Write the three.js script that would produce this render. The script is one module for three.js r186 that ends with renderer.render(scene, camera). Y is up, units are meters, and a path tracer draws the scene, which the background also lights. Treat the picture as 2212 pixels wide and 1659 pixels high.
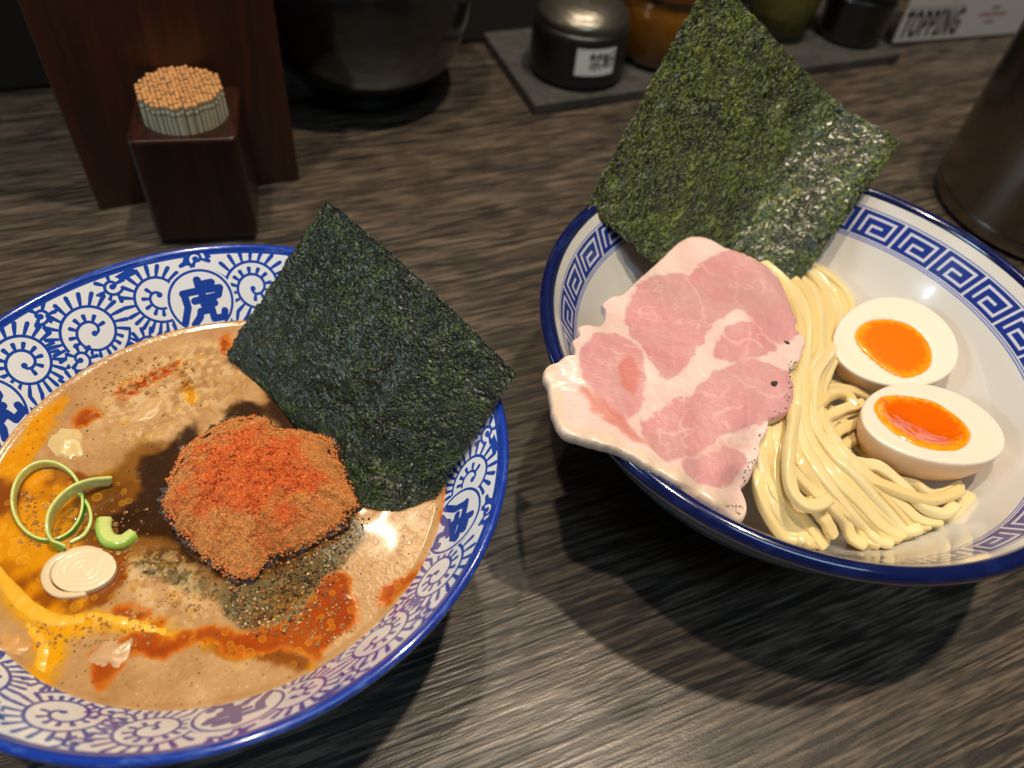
import * as THREE from 'three';
import { RoundedBoxGeometry } from 'three/addons/geometries/RoundedBoxGeometry.js';
import { RectAreaLightUniformsLib } from 'three/addons/lights/RectAreaLightUniformsLib.js';
import { mergeGeometries, mergeVertices } from 'three/addons/utils/BufferGeometryUtils.js';

// ---------------------------------------------------------------- camera, lamps, exposure
const scene = new THREE.Scene();
scene.background = new THREE.Color().setRGB(0.020, 0.019, 0.018);
const EYE = new THREE.Vector3(0, 0.275, 0), PITCH = 48.98655 * Math.PI / 180, ROLL = 7.23266 * Math.PI / 180;
const FWD = new THREE.Vector3(0, -Math.sin(PITCH), -Math.cos(PITCH));
const RGT0 = new THREE.Vector3(1, 0, 0), UP0 = new THREE.Vector3().crossVectors(RGT0, FWD);
const RGT = RGT0.clone().multiplyScalar(Math.cos(ROLL)).addScaledVector(UP0, Math.sin(ROLL));
const UPV = RGT0.clone().multiplyScalar(-Math.sin(ROLL)).addScaledVector(UP0, Math.cos(ROLL));
const camera = new THREE.PerspectiveCamera(2 * Math.atan(1500 / 2991.08) * 180 / Math.PI, 4 / 3, 0.02, 20);
camera.position.copy(EYE); camera.up.copy(UPV); camera.lookAt(EYE.clone().add(FWD));
camera.focus = 0.262; camera.userData.fStop = 8.5;
const renderer = new THREE.WebGLRenderer({ antialias: true });
renderer.toneMapping = THREE.LinearToneMapping;
renderer.toneMappingExposure = 1.12;
renderer.shadowMap.enabled = true;
RectAreaLightUniformsLib.init();

// ceiling lamps over the counter: [x, y, z, candela, aim x, aim z, label]
const LAMPS = [
  [0.30, 1.62, -0.30, 4.7, 0.06, -0.20, 'round ceiling spotlight above the noodle bowl'],
  [-0.26, 1.68, -0.08, 3.5, -0.02, -0.18, 'round ceiling spotlight above the soup bowl'],
  [-0.02, 1.60, -0.92, 0.9, -0.05, -0.55, 'round ceiling spotlight above the black jar'],
  [-0.34, 1.80, -1.16, 0.5, -0.20, -0.70, 'round ceiling spotlight above the wooden box'],
  [-1.36, 1.80, -1.20, 0.8, -0.80, -0.80, 'round ceiling spotlight far along the counter'],
];
const LAMP_COLOR = new THREE.Color().setRGB(1.0, 0.83, 0.62);
// cool white light panels on the ceiling behind the seats: [x, y, z, width, depth, intensity, label]
const PANELS = [
  [-3.4, 1.85, 1.25, 1.5, 0.9, 16.0, 'large cool white ceiling light panel behind the seats'],
  [0.40, 1.85, 0.72, 1.15, 0.24, 7.5, 'narrow cool white ceiling light panel above the seat'],
];
const PANEL_COLOR = new THREE.Color().setRGB(0.60, 0.84, 1.0);

// ---------------------------------------------------------------- helpers
const D2R = Math.PI / 180;
let seed = 12345;
const rnd = () => { seed = (seed + 0x6d2b79f5) | 0; let t = Math.imul(seed ^ (seed >>> 15), 1 | seed); t = (t + Math.imul(t ^ (t >>> 7), 61 | t)) ^ t; return ((t ^ (t >>> 14)) >>> 0) / 4294967296; };
const rr = (a, b) => a + (b - a) * rnd();
const clamp = (x, a = 0, b = 1) => Math.min(b, Math.max(a, x));
const mix = (a, b, t) => a + (b - a) * t;
const sstep = (a, b, x) => { const t = clamp((x - a) / (b - a)); return t * t * (3 - 2 * t); };
const h2 = (x, y, s = 0) => { let n = Math.imul(x | 0, 374761393) + Math.imul(y | 0, 668265263) + Math.imul(s | 0, 974634777); n = Math.imul(n ^ (n >>> 13), 1274126177); return ((n ^ (n >>> 16)) >>> 0) / 4294967296; };
function vn(x, y, s = 0, px = 0, py = 0) {           // value noise, periodic when px/py are given
  const ix = Math.floor(x), iy = Math.floor(y); let fx = x - ix, fy = y - iy; fx = fx * fx * (3 - 2 * fx); fy = fy * fy * (3 - 2 * fy);
  const w = (a, p) => p ? ((a % p) + p) % p : a;
  const x0 = w(ix, px), x1 = w(ix + 1, px), y0 = w(iy, py), y1 = w(iy + 1, py);
  return mix(mix(h2(x0, y0, s), h2(x1, y0, s), fx), mix(h2(x0, y1, s), h2(x1, y1, s), fx), fy);
}
const fbm = (x, y, o = 4, s = 0) => { let a = 0.5, t = 0, n = 0; for (let i = 0; i < o; i++) { t += a * vn(x, y, s + i * 17); n += a; a *= 0.5; x = x * 2.03 + 7.1; y = y * 2.03 + 3.7; } return t / n; };
const V = (x, y, z) => new THREE.Vector3(x, y, z);
// a point of the photograph (in 2212 x 1659 units) as a ray, and where that ray meets a height above the counter
const ray = (u, v) => FWD.clone().addScaledVector(RGT, (u - 1106) / 1654.07).addScaledVector(UPV, -(v - 829.5) / 1654.07);
const at = (u, v, y = 0) => { const d = ray(u, v); return EYE.clone().addScaledVector(d, (y - EYE.y) / d.y); };
const rgb = (r, g, b) => new THREE.Color(r / 255, g / 255, b / 255).convertSRGBToLinear();
const names = {};
const numbered = (n) => { const k = names[n] = (names[n] ?? -1) + 1; return k ? n + '_' + String(k).padStart(3, '0') : n; };
function tag(o, label, category, group, kind) { o.userData = { ...o.userData, ...(label && { label }), ...(category && { category }), ...(group && { group }), ...(kind && { kind }) }; return o; }
function thing(name, label, category, group) { const g = new THREE.Group(); g.name = numbered(name); scene.add(g); return tag(g, label, category, group); }
function mesh(name, geo, mat, parent) { const m = new THREE.Mesh(geo, mat); m.name = parent ? name : numbered(name); (parent || scene).add(m); return m; }
const std = (o) => new THREE.MeshStandardMaterial(o), phy = (o) => new THREE.MeshPhysicalMaterial(o);
function dataTex(N, M, f, srgb = true, wrap = THREE.RepeatWrapping) {  // f(i, j, out) writes 0..255 values
  const d = new Uint8Array(N * M * 4), o = [0, 0, 0];
  for (let j = 0; j < M; j++) for (let i = 0; i < N; i++) { f(i, j, o); const k = (j * N + i) * 4; d[k] = clamp(o[0], 0, 255); d[k + 1] = clamp(o[1], 0, 255); d[k + 2] = clamp(o[2], 0, 255); d[k + 3] = 255; }
  const t = new THREE.DataTexture(d, N, M); t.magFilter = THREE.LinearFilter; t.minFilter = THREE.LinearMipmapLinearFilter; t.generateMipmaps = true; t.wrapS = t.wrapT = wrap;
  if (srgb) t.colorSpace = THREE.SRGBColorSpace; t.needsUpdate = true; return t;
}
function canvasTex(c, wrap = THREE.ClampToEdgeWrapping) { const t = new THREE.CanvasTexture(c); t.colorSpace = THREE.SRGBColorSpace; t.wrapS = t.wrapT = wrap; return t; }
const newCanvas = (w, h) => { const c = document.createElement('canvas'); c.width = w; c.height = h; return c; };
// masks painted on a horizontal square of the place (x0, z0, size), read back as 0..1 arrays
function blurred(a, N, r) {
  if (r < 1) return a; let s = a, d = new Float32Array(N * N);
  for (let pass = 0; pass < 2; pass++) {
    for (let j = 0; j < N; j++) { let t = 0; for (let i = -r; i <= r; i++) t += s[j * N + clamp(i, 0, N - 1)]; for (let i = 0; i < N; i++) { d[j * N + i] = t / (2 * r + 1); t += s[j * N + Math.min(N - 1, i + r + 1)] - s[j * N + Math.max(0, i - r)]; } }
    const e = new Float32Array(N * N);
    for (let i = 0; i < N; i++) { let t = 0; for (let j = -r; j <= r; j++) t += d[clamp(j, 0, N - 1) * N + i]; for (let j = 0; j < N; j++) { e[j * N + i] = t / (2 * r + 1); t += d[Math.min(N - 1, j + r + 1) * N + i] - d[Math.max(0, j - r) * N + i]; } }
    s = e;
  }
  return s;
}
function maskMap(N, x0, z0, size, place) {
  const k = N / size;
  return (blur, draw) => {
    const c = newCanvas(N, N), g = c.getContext('2d'); g.fillStyle = '#000'; g.fillRect(0, 0, N, N); g.fillStyle = g.strokeStyle = '#fff'; g.lineCap = g.lineJoin = 'round';
    const q = (p) => { const w = place(p[0], p[1]); return [(w.x - x0) * k, (w.z - z0) * k]; };
    draw({
      poly(pts) { g.beginPath(); const w = pts.map(q), n = w.length; g.moveTo((w[n - 1][0] + w[0][0]) / 2, (w[n - 1][1] + w[0][1]) / 2); for (let i = 0; i < n; i++) { const b = w[(i + 1) % n]; g.quadraticCurveTo(w[i][0], w[i][1], (w[i][0] + b[0]) / 2, (w[i][1] + b[1]) / 2); } g.fill(); },
      line(pts, mm, v = 1) { g.globalAlpha = v; g.lineWidth = mm / 1000 * k; g.beginPath(); const w = pts.map(q); g.moveTo(...w[0]); for (let i = 1; i < w.length - 1; i++) g.quadraticCurveTo(w[i][0], w[i][1], (w[i][0] + w[i + 1][0]) / 2, (w[i][1] + w[i + 1][1]) / 2); g.lineTo(...w[w.length - 1]); g.stroke(); g.globalAlpha = 1; },
      dot(p, mm) { const w = q(p); g.beginPath(); g.arc(w[0], w[1], mm / 1000 * k, 0, 7); g.fill(); },
    });
    const d = g.getImageData(0, 0, N, N).data, a = new Float32Array(N * N); for (let i = 0; i < N * N; i++) a[i] = d[i * 4] / 255;
    const b = blurred(a, N, blur);
    return (i, j) => { i = clamp(i, 0, N - 1.001); j = clamp(j, 0, N - 1.001); const x = i | 0, y = j | 0, u = i - x, w = j - y, o = y * N + x; return mix(mix(b[o], b[o + 1], u), mix(b[o + N], b[o + N + 1], u), w); };
  };
}
// surface of revolution round +y at the origin; profile [[r, y], ...]; u runs with the angle, v with the distance along the profile
function revolve(prof, seg = 192, opt = {}) {
  const n = prof.length, s = [0]; for (let i = 1; i < n; i++) s.push(s[i - 1] + Math.hypot(prof[i][0] - prof[i - 1][0], prof[i][1] - prof[i - 1][1]));
  const P = [], U = [], I = [], wob = opt.wobble || (() => 0);
  for (let i = 0; i < n; i++) for (let k = 0; k <= seg; k++) { const a = k / seg * 2 * Math.PI, r = prof[i][0] + wob(a, i); P.push(r * Math.cos(a), prof[i][1], r * Math.sin(a)); U.push(k / seg, opt.meters ? s[i] : s[i] / s[n - 1]); }
  for (let i = 0; i < n - 1; i++) for (let k = 0; k < seg; k++) { const a = i * (seg + 1) + k, b = a + 1, c = a + seg + 1, d = c + 1; I.push(a, c, b, b, c, d); }
  const g = new THREE.BufferGeometry(); g.setAttribute('position', new THREE.Float32BufferAttribute(P, 3)); g.setAttribute('uv', new THREE.Float32BufferAttribute(U, 2)); g.setIndex(I); g.computeVertexNormals();
  const N = g.attributes.normal; for (let i = 0; i < n; i++) { const a = i * (seg + 1), b = a + seg; const x = N.getX(a) + N.getX(b), y = N.getY(a) + N.getY(b), z = N.getZ(a) + N.getZ(b), l = Math.hypot(x, y, z) || 1; N.setXYZ(a, x / l, y / l, z / l); N.setXYZ(b, x / l, y / l, z / l); }
  if (opt.flip) flip(g);
  return g;
}
function flip(g) { const ix = g.index.array; for (let i = 0; i < ix.length; i += 3) { const t = ix[i]; ix[i] = ix[i + 1]; ix[i + 1] = t; } g.computeVertexNormals(); return g; }
const smooth = (pts, n) => { const c = new THREE.CatmullRomCurve3(pts.map((p) => V(p[0], p[1], 0)), false, 'centripetal'); return c.getSpacedPoints(n).map((p) => [p.x, p.y]); };
// grid surface from f(u, v) -> Vector3
function gridGeo(nu, nv, f, uvf) {
  const P = [], U = [], I = [];
  for (let j = 0; j <= nv; j++) for (let i = 0; i <= nu; i++) { const p = f(i / nu, j / nv); P.push(p.x, p.y, p.z); const t = uvf ? uvf(i / nu, j / nv, p) : [i / nu, j / nv]; U.push(t[0], t[1]); }
  for (let j = 0; j < nv; j++) for (let i = 0; i < nu; i++) { const a = j * (nu + 1) + i, b = a + 1, c = a + nu + 1, d = c + 1; I.push(a, b, c, b, d, c); }
  const g = new THREE.BufferGeometry(); g.setAttribute('position', new THREE.Float32BufferAttribute(P, 3)); g.setAttribute('uv', new THREE.Float32BufferAttribute(U, 2)); g.setIndex(I); g.computeVertexNormals(); return g;
}
// swept strand: points (Vector3), half width and half height functions of t, superellipse section
function sweep(points, hw, hh, opt = {}) {
  const { n = 60, seg = 14, up = () => V(0, 1, 0), power = 2.6, twist = () => 0, col } = opt;
  const c = new THREE.CatmullRomCurve3(points, !!opt.closed, 'centripetal'), P = [], U = [], I = [], C = [], L = c.getLength();
  const rings = opt.closed ? n : n + 1;
  for (let i = 0; i < rings; i++) {
    const t = i / n, p = c.getPointAt(t), T = c.getTangentAt(t), u = up(t, p), S = V().crossVectors(T, u).normalize(), N = V().crossVectors(S, T).normalize(), tw = twist(t);
    const S2 = S.clone().multiplyScalar(Math.cos(tw)).addScaledVector(N, Math.sin(tw)), N2 = N.clone().multiplyScalar(Math.cos(tw)).addScaledVector(S, -Math.sin(tw));
    for (let k = 0; k < seg; k++) {
      const a = k / seg * 2 * Math.PI, ca = Math.cos(a), sa = Math.sin(a), x = Math.sign(ca) * Math.abs(ca) ** (2 / power) * hw(t), y = Math.sign(sa) * Math.abs(sa) ** (2 / power) * hh(t);
      const q = p.clone().addScaledVector(S2, x).addScaledVector(N2, y); P.push(q.x, q.y, q.z); U.push(t * L, k / seg);
      if (col) { const cc = col(t, a); C.push(cc.r, cc.g, cc.b); }
    }
  }
  for (let i = 0; i < (opt.closed ? n : n); i++) for (let k = 0; k < seg; k++) { const i2 = (i + 1) % rings, a = i * seg + k, b = i * seg + (k + 1) % seg, cc = i2 * seg + k, d = i2 * seg + (k + 1) % seg; I.push(a, cc, b, b, cc, d); }
  if (!opt.closed) for (const [i, s] of [[0, 1], [n, -1]]) { const p = c.getPointAt(i / n), T = c.getTangentAt(i / n).multiplyScalar(-s * Math.min(hw(i / n), hh(i / n)) * 0.45), id = P.length / 3; p.add(T); P.push(p.x, p.y, p.z); U.push(0, 0); if (col) { const cc = col(i / n, 0); C.push(cc.r, cc.g, cc.b); } for (let k = 0; k < seg; k++) { const a = i * seg + k, b = i * seg + (k + 1) % seg; s > 0 ? I.push(id, a, b) : I.push(id, b, a); } }
  const g = new THREE.BufferGeometry(); g.setAttribute('position', new THREE.Float32BufferAttribute(P, 3)); g.setAttribute('uv', new THREE.Float32BufferAttribute(U, 2)); if (col) g.setAttribute('color', new THREE.Float32BufferAttribute(C, 3)); g.setIndex(I); g.computeVertexNormals(); return g;
}
const idw = (ctl, pw = 2) => (u, v) => { let a = 0, b = 0; for (const [x, y, h] of ctl) { const d = 1 / (((u - x) ** 2 + (v - y) ** 2 + 400) ** (pw / 2)) ** 1.5; a += d * h; b += d; } return a / b; };

// ---------------------------------------------------------------- the lamps themselves
for (const [x, y, z, cd, ax, az, label] of LAMPS) {
  const g = thing('ceiling_spotlight', label, 'spotlight'); g.position.set(x, y, z);
  mesh('housing', revolve([[0.001, 0.075], [0.05, 0.075], [0.05, 0.0], [0.042, 0.0], [0.038, 0.03], [0.001, 0.03]], 40), std({ color: 0x101010, roughness: 0.5 }), g);
  const lens = mesh('glowing_lens', revolve([[0.0005, 0.026], [0.036, 0.026], [0.036, 0.022], [0.0005, 0.022]], 40), std({ color: 0xffffff, emissive: LAMP_COLOR, emissiveIntensity: 6 }), g);
  const s = new THREE.SpotLight(LAMP_COLOR, cd, 0, 62 * D2R, 0.6, 2); s.position.set(x, y + 0.012, z); s.target.position.set(ax, 0, az); s.shadow.radius = 1.25; s.castShadow = true; s.shadow.mapSize.set(2048, 2048);
  s.name = 'spotlight_beam'; scene.add(s); scene.add(s.target); s.target.name = 'spotlight_aim';
}
for (const [x, y, z, w, h, inten, label] of PANELS) {
  const g = thing('ceiling_panel', label, 'light panel'); g.position.set(x, y, z);
  mesh('frame', new RoundedBoxGeometry(w + 0.03, 0.03, h + 0.03, 2, 0.004).translate(0, 0.02, 0), std({ color: 0x888888, roughness: 0.6 }), g);
  mesh('diffuser', new THREE.BoxGeometry(w, 0.004, h), std({ color: 0xffffff, emissive: PANEL_COLOR, emissiveIntensity: 0.8 }), g);
  const a = new THREE.RectAreaLight(PANEL_COLOR, inten, w, h); a.position.set(x, y - 0.006, z); a.rotation.x = -Math.PI / 2; a.name = 'panel_light'; scene.add(a);
}

// ---------------------------------------------------------------- counter (wood-grain laminate) and the dark wall at its back
const YAW = 27.5 * D2R;                                           // the counter runs along this direction
const cnt = (lx, y, lz) => V(lx * Math.cos(YAW) + lz * Math.sin(YAW), y, -lx * Math.sin(YAW) + lz * Math.cos(YAW));
const toCnt = (p) => [p.x * Math.cos(YAW) - p.z * Math.sin(YAW), p.x * Math.sin(YAW) + p.z * Math.cos(YAW)];
{
  const N = 2048, H = new Float32Array(N * N);
  for (let j = 0; j < N; j++) for (let i = 0; i < N; i++) {        // 1.2 m x 0.6 m, seamless; i along the grain
    const u = i / N, v = j / N, w = (vn(u * 6, v * 10, 3, 6, 10) - 0.5) * 0.010 + (vn(u * 24, v * 30, 4, 24, 30) - 0.5) * 0.0022, vv = v + w;
    const a = vn(u * 90, vv * 820, 5, 90, 820), b = vn(u * 160, vv * 1020, 13, 160, 1020), c = vn(u * 60, vv * 480, 6, 60, 480), d = vn(u * 14, vv * 120, 7, 14, 120), e = vn(u * 8, vv * 30, 8, 8, 30), f = vn(u * 400, vv * 1000, 14, 400, 1000);
    let h = 0.32 * a + 0.22 * b + 0.20 * c + 0.09 * d + 0.06 * e + 0.11 * f; h -= 0.30 * sstep(0.62, 0.92, vn(u * 40, vv * 520, 15, 40, 520)); H[j * N + i] = h;
  }
  const map = dataTex(N, N, (i, j, o) => {
    const h = clamp((H[j * N + i] - 0.25) / 0.40), b = vn(i / N * 5, j / N * 9, 11, 5, 9) * 0.6 + vn(i / N * 9, j / N * 50, 12, 9, 50) * 0.4, t = Math.pow(h, 1.2);
    o[0] = mix(32, 102, t) + 12 * (b - 0.5); o[1] = mix(28, 90, t) + 10 * (b - 0.5); o[2] = mix(25, 78, t) + 8 * (b - 0.5);
  });
  const bump = dataTex(N, N, (i, j, o) => { o[0] = o[1] = o[2] = 40 + 190 * H[j * N + i] + 30 * (h2(i, j, 9) - 0.5); }, false);
  const rough = dataTex(1024, 1024, (i, j, o) => { const h = H[(j * 2) * N + i * 2]; o[0] = o[1] = o[2] = 255 * clamp(0.50 - 0.24 * h + 0.08 * (vn(i / 9, j / 40, 21) - 0.5)); }, false);
  const mat = std({ map, bumpMap: bump, bumpScale: 0.00030, roughnessMap: rough, roughness: 1.0 });
  const g = new RoundedBoxGeometry(3.2, 0.04, 1.6, 3, 0.004), p = g.attributes.position, uv = [];
  const oz = toCnt(at(0, 205, 0))[1];
  g.translate(0.35, -0.02, oz + 0.8 - 0.02);
  for (let i = 0; i < p.count; i++) uv.push(p.getX(i) / 1.2, p.getZ(i) / 0.6);
  g.setAttribute('uv', new THREE.Float32BufferAttribute(uv, 2));
  const c = mesh('counter_top', g, mat); c.rotation.y = YAW; tag(c, 'dark brown wood grain counter top under the bowls', 'counter', null, 'structure');
  const wall = mesh('back_wall', new RoundedBoxGeometry(3.2, 0.6, 0.03, 2, 0.003).translate(0.35, 0.3, oz - 0.017), std({ color: rgb(26, 24, 22), roughness: 0.75 })); wall.rotation.y = YAW; tag(wall, 'dark board at the back of the counter', 'wall', null, 'structure');
}

// ---------------------------------------------------------------- wood for the boxes
function woodTex(a, b, sx, sy, s) { return dataTex(512, 512, (i, j, o) => { const u = i / 512, v = j / 512, w = (vn(u * 3, v * 2, s) - 0.5) * 0.12, g = 0.5 * vn((u + w) * sx, v * sy, s + 1) + 0.3 * vn((u + w) * sx * 3.1, v * sy * 1.7, s + 2) + 0.2 * vn(u * 160, v * 24, s + 3); for (let c = 0; c < 3; c++) o[c] = mix(a[c], b[c], g); }); }
const darkWood = std({ map: woodTex([36, 17, 9], [78, 38, 18], 26, 3, 40), roughness: 0.42 });
const lacquer = std({ map: woodTex([26, 12, 8], [56, 25, 14], 22, 3, 50), roughness: 0.32 });

// tall wooden box behind the toothpick holder: four boards, a back, a floor
{
  const A = at(215, 455, 0), B = at(648, 390, 0), w = A.distanceTo(B), d = 0.085, h = 0.24, t = 0.006;
  const g = thing('wooden_box', 'tall dark red-brown wooden box behind the toothpick holder', 'box'); g.position.copy(A); g.rotation.y = -Math.atan2(B.z - A.z, B.x - A.x);
  const bd = (name, x0, x1, y0, y1, z0, z1) => mesh(name, new RoundedBoxGeometry(x1 - x0, y1 - y0, z1 - z0, 2, 0.0012).translate((x0 + x1) / 2, (y0 + y1) / 2, (z0 + z1) / 2), darkWood, g);
  bd('front_board', 0, w, 0, h, -t, 0);
  bd('side_board', 0, t, 0.0005, h - 0.0005, -d, -t - 0.0002); bd('side_board', w - t, w, 0.0005, h - 0.0005, -d, -t - 0.0002);
  bd('back_board', 0.0003, w - 0.0003, 0.0005, h + 0.02, -d - t, -d - 0.0002);
  bd('floor_board', t + 0.0003, w - t - 0.0003, 0.001, 0.007, -d + 0.0003, -t - 0.0004);
}
// square toothpick holder with a round well full of toothpicks
{
  const A = at(350, 530, 0), B = at(558, 525, 0), w = 0.0485, h = 0.0625, rot = 16.5 * D2R;
  const g = thing('toothpick_holder', 'square dark wooden block holding toothpicks', 'toothpick holder'); g.position.copy(A); g.rotation.y = rot;
  const bevel = 0.0022, s = new THREE.Shape(), r = 0.004;
  s.moveTo(r, 0); s.lineTo(w - r, 0); s.quadraticCurveTo(w, 0, w, r); s.lineTo(w, w - r); s.quadraticCurveTo(w, w, w - r, w); s.lineTo(r, w); s.quadraticCurveTo(0, w, 0, w - r); s.lineTo(0, r); s.quadraticCurveTo(0, 0, r, 0);
  const hole = new THREE.Path(); hole.absarc(w / 2, w / 2, 0.0213, 0, 2 * Math.PI, true); s.holes.push(hole);
  const e = new THREE.ExtrudeGeometry(s, { depth: h - bevel - 0.006, bevelEnabled: true, bevelSize: bevel * 0.6, bevelThickness: bevel, bevelSegments: 3, curveSegments: 40 });
  e.rotateX(-Math.PI / 2); e.translate(0, 0.006, 0);
  const uvs = e.attributes.uv; for (let i = 0; i < uvs.count; i++) uvs.setXY(i, uvs.getX(i) * 14, uvs.getY(i) * 14);
  mesh('block', e, lacquer, g);
  mesh('base_plate', new RoundedBoxGeometry(w - 0.001, 0.0058, w - 0.001, 2, 0.001).translate(w / 2, 0.0029, -w / 2), lacquer, g);
    const L = 0.065, tipProf = [[0.0001, 0], [0.0005, 0.001], [0.00105, 0.009], [0.00108, L - 0.0062], [0.00085, L - 0.0058], [0.00085, L - 0.0052], [0.00108, L - 0.0047], [0.00108, L - 0.0034], [0.00085, L - 0.003], [0.00085, L - 0.0024], [0.00105, L - 0.0019], [0.0011, L - 0.0006], [0.0008, L], [0.0001, L]];
  const pg = revolve(tipProf, 8, { flip: true });
  const pc = [], pp = pg.attributes.position; for (let i = 0; i < pp.count; i++) { const c = pp.getY(i) > L - 0.0007 ? rgb(206, 150, 92) : rgb(206, 196, 168); pc.push(c.r, c.g, c.b); } pg.setAttribute('color', new THREE.Float32BufferAttribute(pc, 3));
  const tints = [1, 0.92, 0.84, 0.97].map((c) => std({ color: new THREE.Color().setRGB(c, c, c), vertexColors: true, roughness: 0.75 }));
  const p0 = V(w / 2, 0, -w / 2).applyAxisAngle(V(0, 1, 0), rot).add(A); let n = 0;
  const R = 0.0200, step = 0.00236;
  for (let q = -9; q <= 9; q++) for (let c = -9; c <= 9; c++) {
    const x = (c + (q & 1) * 0.5) * step + rr(-1, 1) * 0.0001, z = q * step * 0.866 + rr(-1, 1) * 0.0001; if (Math.hypot(x, z) > R) continue;
    const m = mesh('toothpick', pg, tints[Math.floor(rnd() * 4)]); m.position.set(p0.x + x, 0.0115 + rr(-0.0007, 0.0007), p0.z + z); m.rotation.set(rr(-1, 1) * 0.004, rnd() * 6, rr(-1, 1) * 0.004);
    tag(m, 'wooden toothpick with a grooved round head packed upright in the dark block', 'toothpick', 'toothpicks in the holder'); n++;
  }
}
// black glazed jar
{
  const g = thing('black_jar', 'large round black glazed pottery jar', 'jar'), c = at(790, 182, 0); g.position.set(c.x, 0, c.z); g.scale.setScalar(1.16);
  const prof = smooth([[0.032, 0], [0.034, 0.003], [0.034, 0.008], [0.036, 0.010], [0.050, 0.022], [0.060, 0.045], [0.063, 0.065], [0.061, 0.085], [0.053, 0.105], [0.043, 0.118], [0.040, 0.128], [0.042, 0.134]], 60);
  mesh('body', revolve(prof, 96, { flip: true, wobble: (a, i) => 0.0006 * Math.sin(a * 2 + 1) + 0.0003 * Math.sin(a * 5 + i * 0.2) }), phy({ color: rgb(20, 21, 22), roughness: 0.3, clearcoat: 1, clearcoatRoughness: 0.12, bumpMap: dataTex(256, 256, (i, j, o) => { o[0] = o[1] = o[2] = 255 * fbm(i / 12, j / 12, 4, 60); }, false), bumpScale: 0.0007 }), g);
  mesh('lid', revolve(smooth([[0.0005, 0.152], [0.008, 0.151], [0.009, 0.144], [0.02, 0.140], [0.042, 0.1345], [0.042, 0.1342]], 24), 64), std({ color: rgb(20, 20, 21), roughness: 0.4 }), g);
}
// slate trays and what stands on them
function slate(name, label, pts, y) {
  const s = new THREE.Shape(); pts.forEach((p, i) => (i ? s.lineTo(p[0], -p[1]) : s.moveTo(p[0], -p[1])));
  const e = new THREE.ExtrudeGeometry(s, { depth: 0.006, bevelEnabled: true, bevelSize: 0.0012, bevelThickness: 0.001, bevelSegments: 2 }); e.rotateX(-Math.PI / 2); e.translate(0, y + 0.001, 0);
  const q = e.attributes.position, uv = e.attributes.uv; for (let i = 0; i < q.count; i++) { uv.setXY(i, q.getX(i) * 8, q.getZ(i) * 8); }
  const m = mesh(name, e, std({ map: dataTex(256, 256, (i, j, o) => { const n = fbm(i / 20, j / 20, 5, 70), f = h2(i, j, 3); o[0] = 34 + 34 * n + 16 * f; o[1] = 34 + 32 * n + 16 * f; o[2] = 34 + 31 * n + 16 * f; }), bumpMap: dataTex(256, 256, (i, j, o) => { o[0] = o[1] = o[2] = 255 * fbm(i / 9, j / 9, 4, 71); }, false), bumpScale: 0.0012, roughness: 0.6 }));
  return tag(m, label, 'slate tray');
}
{
  const C = at(1155, 248, 0), E = at(1935, 135, 0), K = at(1045, 90, 0), dx = E.clone().sub(C).normalize(), dz = K.clone().sub(C).normalize(), len = 0.235, dep = 0.105;
  const P = (a, b) => { const q = C.clone().addScaledVector(dx, a).addScaledVector(dz, b); return [q.x, q.z]; };
  slate('slate_tray', 'dark grey slate tray under the black pepper pot', [P(0, 0), P(0.150, 0.0), P(0.151, dep), P(0, dep)], 0.0002);
  slate('slate_tray', 'dark grey slate tray under the black sauce pot', [P(0.158, 0.0), P(0.322, 0.0), P(0.322, dep), P(0.157, dep)], 0.0002);
}
const BLACK = phy({ color: rgb(17, 17, 18), roughness: 0.45, clearcoat: 0.4, clearcoatRoughness: 0.25 });
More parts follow.
